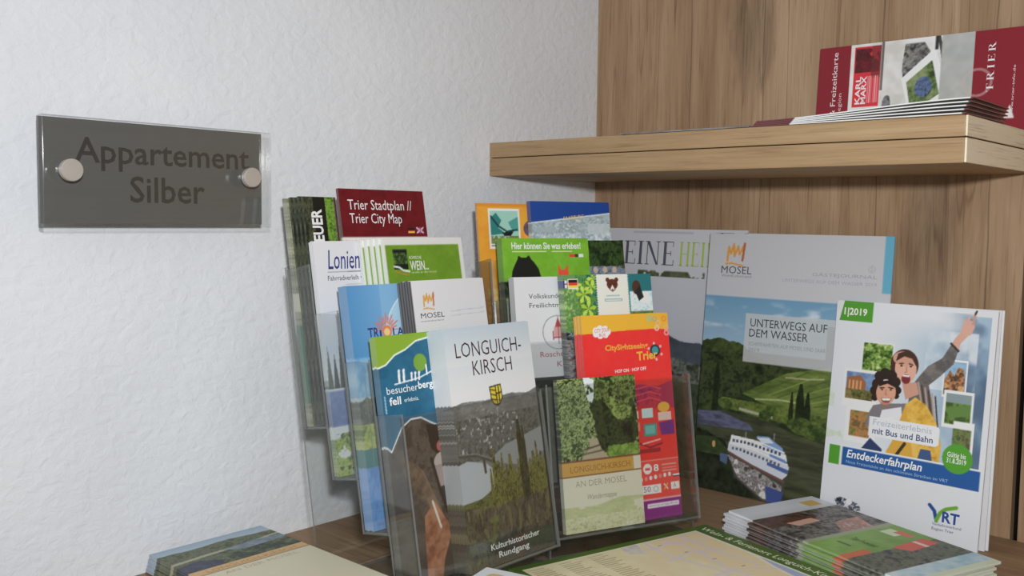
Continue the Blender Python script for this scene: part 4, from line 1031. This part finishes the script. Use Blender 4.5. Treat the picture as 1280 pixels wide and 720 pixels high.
    # yellow jacket on the right
    a.poly([(.505, .43), (.56, .395), (.63, .42), (.70, .49), (.74, .58), (.735, .66), (.40, .66), (.44, .60)], (206, 158, 48)); a.tex(a.P([(.505, .43), (.56, .395), (.63, .42), (.70, .49), (.74, .58), (.735, .66), (.58, .66)]), [(180, 132, 34), (212, 166, 56), (220, 180, 80)], 8, 8, 5)
    a.line([(.47, .66), (.52, .60)], .02, (60, 50, 40)); a.poly([(.24, .66), (.30, .60), (.38, .64), (.38, .67)], (44, 60, 100)); a.poly([(.62, .61), (.68, .61), (.70, .67), (.60, .67)], (60, 84, 126))
    # speech box
    a.rect(.285, .505, .705, .59, (218, 219, 222)); a.poly([(.36, .51), (.42, .51), (.45, .485)], (218, 219, 222)); a.ell(.705, .52, .02, .02, (218, 219, 222)).ell(.705, .575, .02, .02, (218, 219, 222)).rect(.70, .517, .725, .578, (218, 219, 222))
    a.rect(.105, .652, .98, .66, (216, 218, 222)); a.rect(.125, .660, .975, .742, (26, 84, 150)); a.rect(.035, .658, .108, .745, (76, 150, 40))
    a.ell(.84, .625, .088, .088, (78, 152, 40))
    a.rect(.0, 0, .245, .092, (76, 150, 40))
    # bus and train
    a.tex(a.P([(.10, .90), (.14, .885), (.27, .90), (.28, .93), (.22, .935), (.12, .925)]), [(60, 64, 76), (196, 200, 206), (40, 44, 56), (206, 208, 212)], 16, 16, 5); a.rect(.115, .892, .15, .908, (40, 46, 60)).line([(.2, .945), (.27, .94)], .014, (40, 64, 120)); a.ell(.20, .9, .02, .02, (216, 216, 218))
    # tick logo
    a.line([(.705, .835), (.735, .855), (.752, .895)], .022, (30, 70, 140)); a.line([(.750, .895), (.77, .86), (.80, .84), (.86, .825)], .022, (104, 160, 44))
    a.text('RT', .785, .895, .885, .042, (30, 70, 140), bold=.03)
    a.text('Verkehrsverbund', .73, .916, .90, .012, (70, 84, 120), y1=.914).text('Region Trier', .73, .936, .86, .012, (70, 84, 120), y1=.934)
    a.text('1|2019', .05, .062, .205, .030, (222, 236, 214), bold=.025)
    a.text('Freizeiterlebnis', .31, .540, .68, .026, (166, 176, 190)).text('mit Bus und Bahn', .31, .578, .69, .026, (52, 72, 118), bold=.012)
    a.text('Entdeckerfahrplan', .155, .704, .64, .034, (226, 232, 240), bold=.02, shear=.16).text('Neue Freizeitziele an den schönsten Strecken im VRT', .155, .730, .80, .013, (150, 180, 212))
    a.text('Gültig bis', .782, .620, .89, .020, (224, 238, 216), bold=.012).text('31.8.2019', .780, .645, .895, .020, (224, 238, 216), bold=.012)
    return a
_tt = paper_thing('timetable_booklet', art_timetable(), 0.0026, frame_matrix(0.3505, -0.0640, 0.0004, -.06, .118), 'white timetable booklet lettered Entdeckerfahrplan with a laughing couple on its cover', 'booklet')
def art_plainwhite():
    a = Art(0.158, 0.2265, cell=.003, base=(206, 207, 210), white=208); a.tex(a.R(0, 0, 1, 1), [(204, 205, 208), (209, 210, 212)], 3, 3, 4); return a
_tb = paper_thing('timetable_booklet', art_plainwhite(), 0.0020, frame_matrix(0.3520, -0.0612, 0.0004, .030, .100), 'plain white booklet peeping out at the right behind the timetable booklet', 'booklet', 'white booklets behind the timetable')
copy_thing(_tb, frame_matrix(0.3540, -0.0588, 0.0004, .042, .090), 'plain white booklet peeping out at the right behind the timetable booklet', 'white booklets behind the timetable')

# ---- pile of booklets on the right of the counter
def art_region():
    W_, H_ = 0.214, 0.112
    a = Art(W_, H_, cell=.0008, base=(200, 202, 206), white=204)
    a.rect(0, 0, .14, 1, (206, 210, 216)); a.grad(.10, 0, .2, 1, (206, 209, 214), (176, 178, 182), vert=False); a.rect(.05, .10, .12, .26, (206, 170, 90))
    a.tex(a.R(.16, .0, .5, 1), [(44, 38, 34), (84, 78, 74), (132, 126, 122), (60, 56, 50)], 12, 12, 4)
    a.tex(a.P([(.16, .5), (.24, .4), (.30, .6), (.28, 1), (.16, 1)]), [(66, 40, 30), (96, 62, 46), (44, 28, 24)], 8, 8, 8)
    a.poly([(.25, .5), (.30, .48), (.31, .75), (.26, .8)], (206, 160, 140)); a.tex(a.P([(.33, .1), (.46, .2), (.46, .55), (.34, .4)]), [(196, 150, 134), (150, 110, 96), (206, 190, 184)], 12, 12, 12)
    a.rect(.5, 0, .70, 1, (116, 158, 60)); a.tex(a.R(.46, 0, .70, 1), [(106, 148, 52), (128, 168, 74)], 4, 4, 6); a.rect(.46, 0, .49, 1, (150, 160, 130))
    a.rect(.52, .12, .60, .26, (196, 210, 176)); a.rect(.56, .10, .64, .18, (206, 100, 70))
    a.rect(.655, .72, .70, 1, (196, 96, 50))
    a.tex(a.R(.70, 0, .88, 1), [(50, 54, 44), (84, 92, 66), (104, 104, 92), (40, 42, 38)], 14, 14, 9); a.poly([(.67, .10), (.74, .06), (.76, .42), (.69, .5)], (206, 84, 62)); a.rect(.68, .2, .75, .24, (222, 190, 180))
    a.tex(a.R(.88, 0, 1, 1), [(140, 176, 192), (170, 196, 206), (196, 206, 208)], 5, 5, 5); a.rect(.965, 0, 1, 1, (196, 206, 180))
    a.text('Tipps Freizeitland', .53, .62, .655, .07, (60, 84, 36)); a.rect(.53, .74, .60, .77, (76, 100, 50))
    return a
def pile_matrix(x, y, z, ang): return flat_matrix(x, y, z, ang)
_ang = -0.335
_art = art_region()
_rs = paper_thing('region_booklet', _art, 0.0023, flat_matrix(0.3075, -0.1770, 0.0004+0.0028*7, _ang), 'green and photo-striped booklet lying topmost on the right-hand pile', 'booklet', 'booklets piled on the right of the counter', pale=.10, lip=True)
for i in range(7):
    j = (0.0, 0.0012, -0.0008, 0.0016, 0.0004, -0.001, 0.0012)[i]
    copy_thing(_rs, flat_matrix(0.3035+j, -0.1795+j*.4, 0.0004+0.0028*(6-i), _ang+j*1.5), 'green and photo-striped booklet lower down in the right-hand pile', 'booklets piled on the right of the counter')

# ---- folded village maps lying in front of the holders
def art_map():
    W_, H_ = 0.230, 0.230
    a = Art(W_, H_, cell=.0010, base=(204, 194, 158), white=196)
    a.tex(a.R(0, 0, 1, 1), [(200, 190, 152), (208, 199, 164)], 4, 4, 3)
    a.rect(.93, 0, .955, 1, (206, 204, 186)); a.poly([(.62, 0), (.93, 0), (.93, 1), (.80, 1)], (206, 190, 150))
    a.poly([(.90, .33), (.93, .28), (.93, 1), (.82, 1), (.86, .5)], (150, 160, 188)); a.line([(.93, .26), (.90, .34), (.86, .5), (.82, .75), (.8, 1)], .014, (206, 202, 180))
    RD = (196, 186, 190)
    for p in ([(.62, .02), (.60, .2), (.66, .42), (.62, .8)], [(.70, .04), (.74, .2), (.70, .42), (.74, .62), (.72, 1)], [(.80, .05), (.80, .28), (.83, .45)], [(.56, .25), (.70, .22), (.84, .26)], [(.6, .45), (.72, .44), (.86, .52)], [(.5, .1), (.6, .12), (.72, .1), (.86, .14)]): a.line(p, .014, RD)
    a.tex(a.P([(.50, .02), (.58, .04), (.54, .14), (.48, .12)]), [(170, 166, 176), (196, 190, 176)], 14, 14, 4)
    for i in range(7): a.rect(.64+.04*(i % 4), .10+.11*i, .66+.04*(i % 4), .104+.11*i, (110, 100, 90))
    for c in range(3):
        for i in range(26):
            L = .10*(0.55+0.45*_TAB[3, i, c*7]); a.rect(.05+.135*c, .06+.017*i, .05+.135*c+L, .066+.017*i, (140, 128, 96), .8)
    a.rect(.05, .035, .16, .045, (90, 80, 60)).rect(.2, .035, .23, .045, (60, 50, 40))
    G = (70, 96, 34)
    a.rect(0, 0, 1, .040, G).rect(0, 0, .035, 1, G).rect(.905, 0, 1, 1, G); a.rect(.035, .040, .905, .046, (214, 208, 180)); a.rect(.895, .04, .905, 1, (206, 204, 190))
    return a
def top_text(art, s, x, y0, y1, cap, c):    # reads downwards along the right border
    art.texts.append(dict(s=s, x0=x, y0=y0, x1=y1, cap=cap, c=c, bold=.004, shear=0, y1=y0, rot=0, down=True)); return art
_am = art_map()
# lettering of the border, turned to run away from the corner
_tg_old = text_geom
def text_geom(t, w, h):
    if t.get('down'):
        v, fs = glyph_mesh(t['s'], t['bold'], t['shear']); v = v.copy()
        L = (t['x1']-t['y0'])*h; v = np.stack([v[:, 0]*L/v[:, 0].max(), v[:, 1]*t['cap']*w], 1)
        return np.stack([t['x0']*w+v[:, 1], (1-t['y0'])*h-v[:, 0]], 1), fs
    return _tg_old(t, w, h)
top_text(_am, 'Wein- & Ferienort Longuich-Kirsch', .935, .03, .74, .036, (206, 212, 180))
_ma = math.atan2(.2217, .0573)
_ma = math.atan2(.2145, .0555)
def map_m(x, y, z, da=0.0): return flat_matrix(x, y, z, _ma+da) @ Matrix.Translation((-0.230, -0.230, 0))
_Mp = paper_thing('village_map', _am, 0.0018, map_m(0.2940, -0.1975, 0.0082), 'green-bordered cream village map lying topmost on its pile in front of the holders', 'map', 'village maps on the counter', pale=.1)
for i in range(4):
    copy_thing(_Mp, map_m(0.2920-.0025*(i % 2), -0.2020-.0022*i, 0.0063-.0019*i, .012*((i % 2)*2-1)), 'green-bordered village map lying beneath the topmost one', 'village maps on the counter')
def art_whitecorner():
    a = Art(0.105, 0.148, cell=.0015, base=(206, 208, 214), white=200)
    a.grad(0, 0, 1, 1, (206, 210, 216), (190, 200, 214)); a.ell(.16, .10, .07, .05, (186, 170, 110)); a.rect(.1, .3, .9, .9, (150, 176, 200)); return a
def wc_m(z, d=0.0): return flat_matrix(0.2575+d, -0.4700-d, z, math.radians(14)) @ Matrix.Translation((0, -0.148, 0))
_wc = paper_thing('white_booklet', art_whitecorner(), 0.0058, wc_m(0.0244), 'white booklet with one corner jutting in below the tall valley leaflet', 'booklet', 'white booklets at the bottom edge')
for i in range(4):
    copy_thing(_wc, wc_m(0.0184-.006*i, .001+.001*i), 'white booklet lower in the pile whose top corner juts in at the bottom', 'white booklets at the bottom edge')

# ---- pile of wine village booklets at the bottom left
def art_left():
    a = Art(0.105, 0.210, cell=.0008, base=(180, 174, 150), white=182)
    a.grad(0, 0, 1, .075, (120, 140, 156), (140, 156, 166))
    a.tex(a.below([(0, .062), (.3, .068), (.6, .06), (1, .075)], .012, 8, 3) & (a.Y < .30), [(34, 44, 26), (62, 72, 44), (92, 96, 70), (48, 56, 40)], 9, 13, 3)
    a.mix(a.P([(0, .17), (.3, .155), (.6, .15), (1, .12), (1, .135), (.6, .165), (.3, .175), (0, .19)]), (140, 136, 112))
    a.tex(a.P([(.45, .16), (.75, .14), (1, .15), (1, .19), (.6, .20)]), [(74, 90, 102), (104, 118, 128)], 8, 8, 5)
    a.tex(a.P([(0, .22), (.2, .20), (.35, .25), (.3, .30), (0, .30)]), [(30, 34, 48), (52, 56, 76)], 7, 7, 7); a.tex(a.P([(.4, .21), (.8, .20), (1, .21), (1, .30), (.4, .30)]), G_DARK, 14, 14, 8)
    a.rect(0, .296, 1, .350, (176, 142, 92)); a.rect(0, .345, 1, .352, (120, 104, 70)); a.rect(0, .352, 1, 1, (178, 172, 148))
    a.text('LONGUICH-KIRSCH', .12, .337, .90, .026, (150, 116, 70)).text('AN DER MOSEL', .2, .395, .84, .026, (150, 142, 118), bold=-.01)
    return a
def ls_m(x, y, z, da=0.0):   # the top of the cover points at the wall
    return flat_matrix(x, y, z, math.pi/2+da)
_ls = paper_thing('wine_village_booklet', art_left(), 0.0032, ls_m(0.2500, -0.6410, 0.0267), 'booklet with a river valley photograph topmost on the left-hand pile', 'booklet', 'booklets piled at the bottom left', pale=.15)
for i in range(4):
    j = (0.0, 0.0016, -0.0005, 0.0022)[i]
    copy_thing(_ls, ls_m(0.2494-j-.0016*i, -0.6412+j, 0.0233-0.0034*i, j*2), 'booklet with a river valley photograph lower down in the left-hand pile', 'booklets piled at the bottom left')
def art_tan():
    a = Art(0.100, 0.200, cell=.003, base=(164, 112, 70), white=190); a.tex(a.R(0, 0, 1, 1), [(156, 104, 62), (172, 120, 78)], 4, 4, 3); return a
_tn = paper_thing('tan_booklet', art_tan(), 0.0060, ls_m(0.2480, -0.6290, 0.0066), 'tan brown booklet at the foot of the left-hand pile', 'booklet', 'tan booklets under the left-hand pile', pale=.05)
copy_thing(_tn, ls_m(0.2485, -0.6294, 0.0004), 'tan brown booklet at the foot of the left-hand pile', 'tan booklets under the left-hand pile')
_tn['label'] = 'tan brown booklet at the foot of the left-hand pile'

# ---- leaflets on the wall shelf
def art_trier(W_=0.212, H_=0.100):
    a = Art(W_, H_, cell=.0008, base=(188, 186, 182), white=186)
    RED = (118, 22, 34)
    a.rect(0, 0, .165, 1, RED); a.tex(a.R(.165, 0, .80, 1), [(176, 174, 168), (190, 188, 184), (198, 198, 196)], 4, 4, 3)
    a.rect(.185, .03, .315, .66, (186, 34, 46)); a.tex(a.R(.19, .05, .31, .30) & (a.F(14, 14, 9) > .42), [(60, 20, 24), (110, 24, 32)], 20, 20, 12); a.rect(.27, .03, .315, .36, (90, 36, 34), .6)
    for i in range(6): a.rect(.258+.009*i, .34, .261+.009*i, .62, (222, 170, 170))
    a.rect(.318, 0, .33, .5, (60, 50, 48), .7)
    a.tex(a.rag(a.E(.355, .66, .02, .05), 3, .8, 20), [(60, 60, 62), (120, 120, 122), (90, 90, 92)], 14, 14, 6)
    a.tex(a.P([(.43, .05), (.52, .05), (.55, .15), (.53, .28), (.43, .42), (.42, .30)]), [(40, 40, 40), (90, 88, 84), (130, 128, 122), (56, 54, 50)], 16, 16, 7)
    a.poly([(.42, .40), (.57, .12), (.645, .56), (.475, .84)], (200, 200, 198)); a.poly([(.445, .44), (.56, .24), (.60, .58), (.475, .76)], (70, 84, 50))
    a.tex(a.P([(.445, .44), (.56, .24), (.60, .58), (.475, .76)]), [(44, 60, 30), (90, 110, 60), (120, 130, 90)], 14, 14, 9); a.tex(a.rag(a.E(.525, .50, .04, .05), 3, .8, 20), [(50, 66, 96), (84, 104, 140), (40, 44, 50)], 18, 18, 4)
    a.line([(.585, .0), (.605, .2), (.61, .4)], .014, (60, 58, 56)); a.rect(.57, .0, .585, .14, (44, 42, 44)); a.tex(a.R(.60, 0, .745, 1), [(146, 148, 144), (164, 164, 160)], 4, 4, 8)
    a.ell(.40, .95, .02, .02, (190, 150, 100)); a.rect(.745, 0, 1, 1, RED); a.ring(.765, .50, .06, .012, (170, 150, 146), .6)
    a.poly([(.885, .86), (.91, .73), (.93, .86)], (206, 190, 188))
    a.text('& Freizeitkarte', .098, .74, .06, .026, (210, 188, 190), rot=1).text('Region', .128, .74, .50, .018, (196, 160, 164), rot=1)
    a.text('KARL', .222, .63, .34, .024, (226, 206, 206), bold=.02, rot=1).text('MARX', .250, .63, .34, .024, (226, 206, 206), bold=.02, rot=1)
    a.serif('TRIER', .836, .60, .12, .030, (222, 206, 206), rot=1, gap=.5); a.text('www.trier-info.de', .925, .86, .36, .010, (206, 180, 184), rot=1)
    return a
_tr = paper_thing('city_leaflet', art_trier(), 0.0016, frame_matrix(0.3075, -0.0130, SZ1+0.0004, 0, .075), 'red and white TRIER leaflet standing on its side on the wall shelf', 'leaflet', pale=.3)
def bend_rise(k):
    def f(V):
        V = V.copy(); s = np.clip(V[:, 0]/0.188, 0, 1); V[:, 2] += k*(s*s*(3-2*s))
        return V
    return f
def art_pile():
    a = Art(0.188, 0.100, cell=.001, base=(206, 206, 204), white=200); a.rect(0, 0, .20, 1, (96, 18, 28)); a.rect(.985, 0, 1, 1, (104, 20, 30)); a.tex(a.R(.2, .1, .98, .95), [(186, 184, 180), (204, 204, 202)], 5, 5, 3)
    return a
_at = art_pile()
for i in range(5):
    lab = ('topmost leaflet of the fanned red and white pile at the shelf edge' if i == 4 else 'leaflet lower down in the fanned red and white pile on the shelf')
    paper_thing('city_leaflet', _at, 0.0010, flat_matrix(0.3330+.0008*i, -0.2000+.0012*(5-i)*0+.0004*i, SZ1+0.0004+0.0011*i, -.0+.010*(i-3)), lab, 'leaflet', 'leaflets piled at the shelf edge', bend=bend_rise(0.0021*i), pale=.08)
def art_grey():
    a = Art(0.146, 0.100, cell=.002, base=(96, 94, 92), white=200); a.tex(a.R(0, 0, 1, 1), [(80, 80, 80), (120, 116, 112)], 4, 4, 3); return a
paper_thing('grey_leaflet', art_grey(), 0.0014, flat_matrix(0.1840, -0.2014, SZ1+0.0004, .004), 'thin dark grey leaflet lying flat on the shelf, left of the red and white pile', 'leaflet', pale=.1)
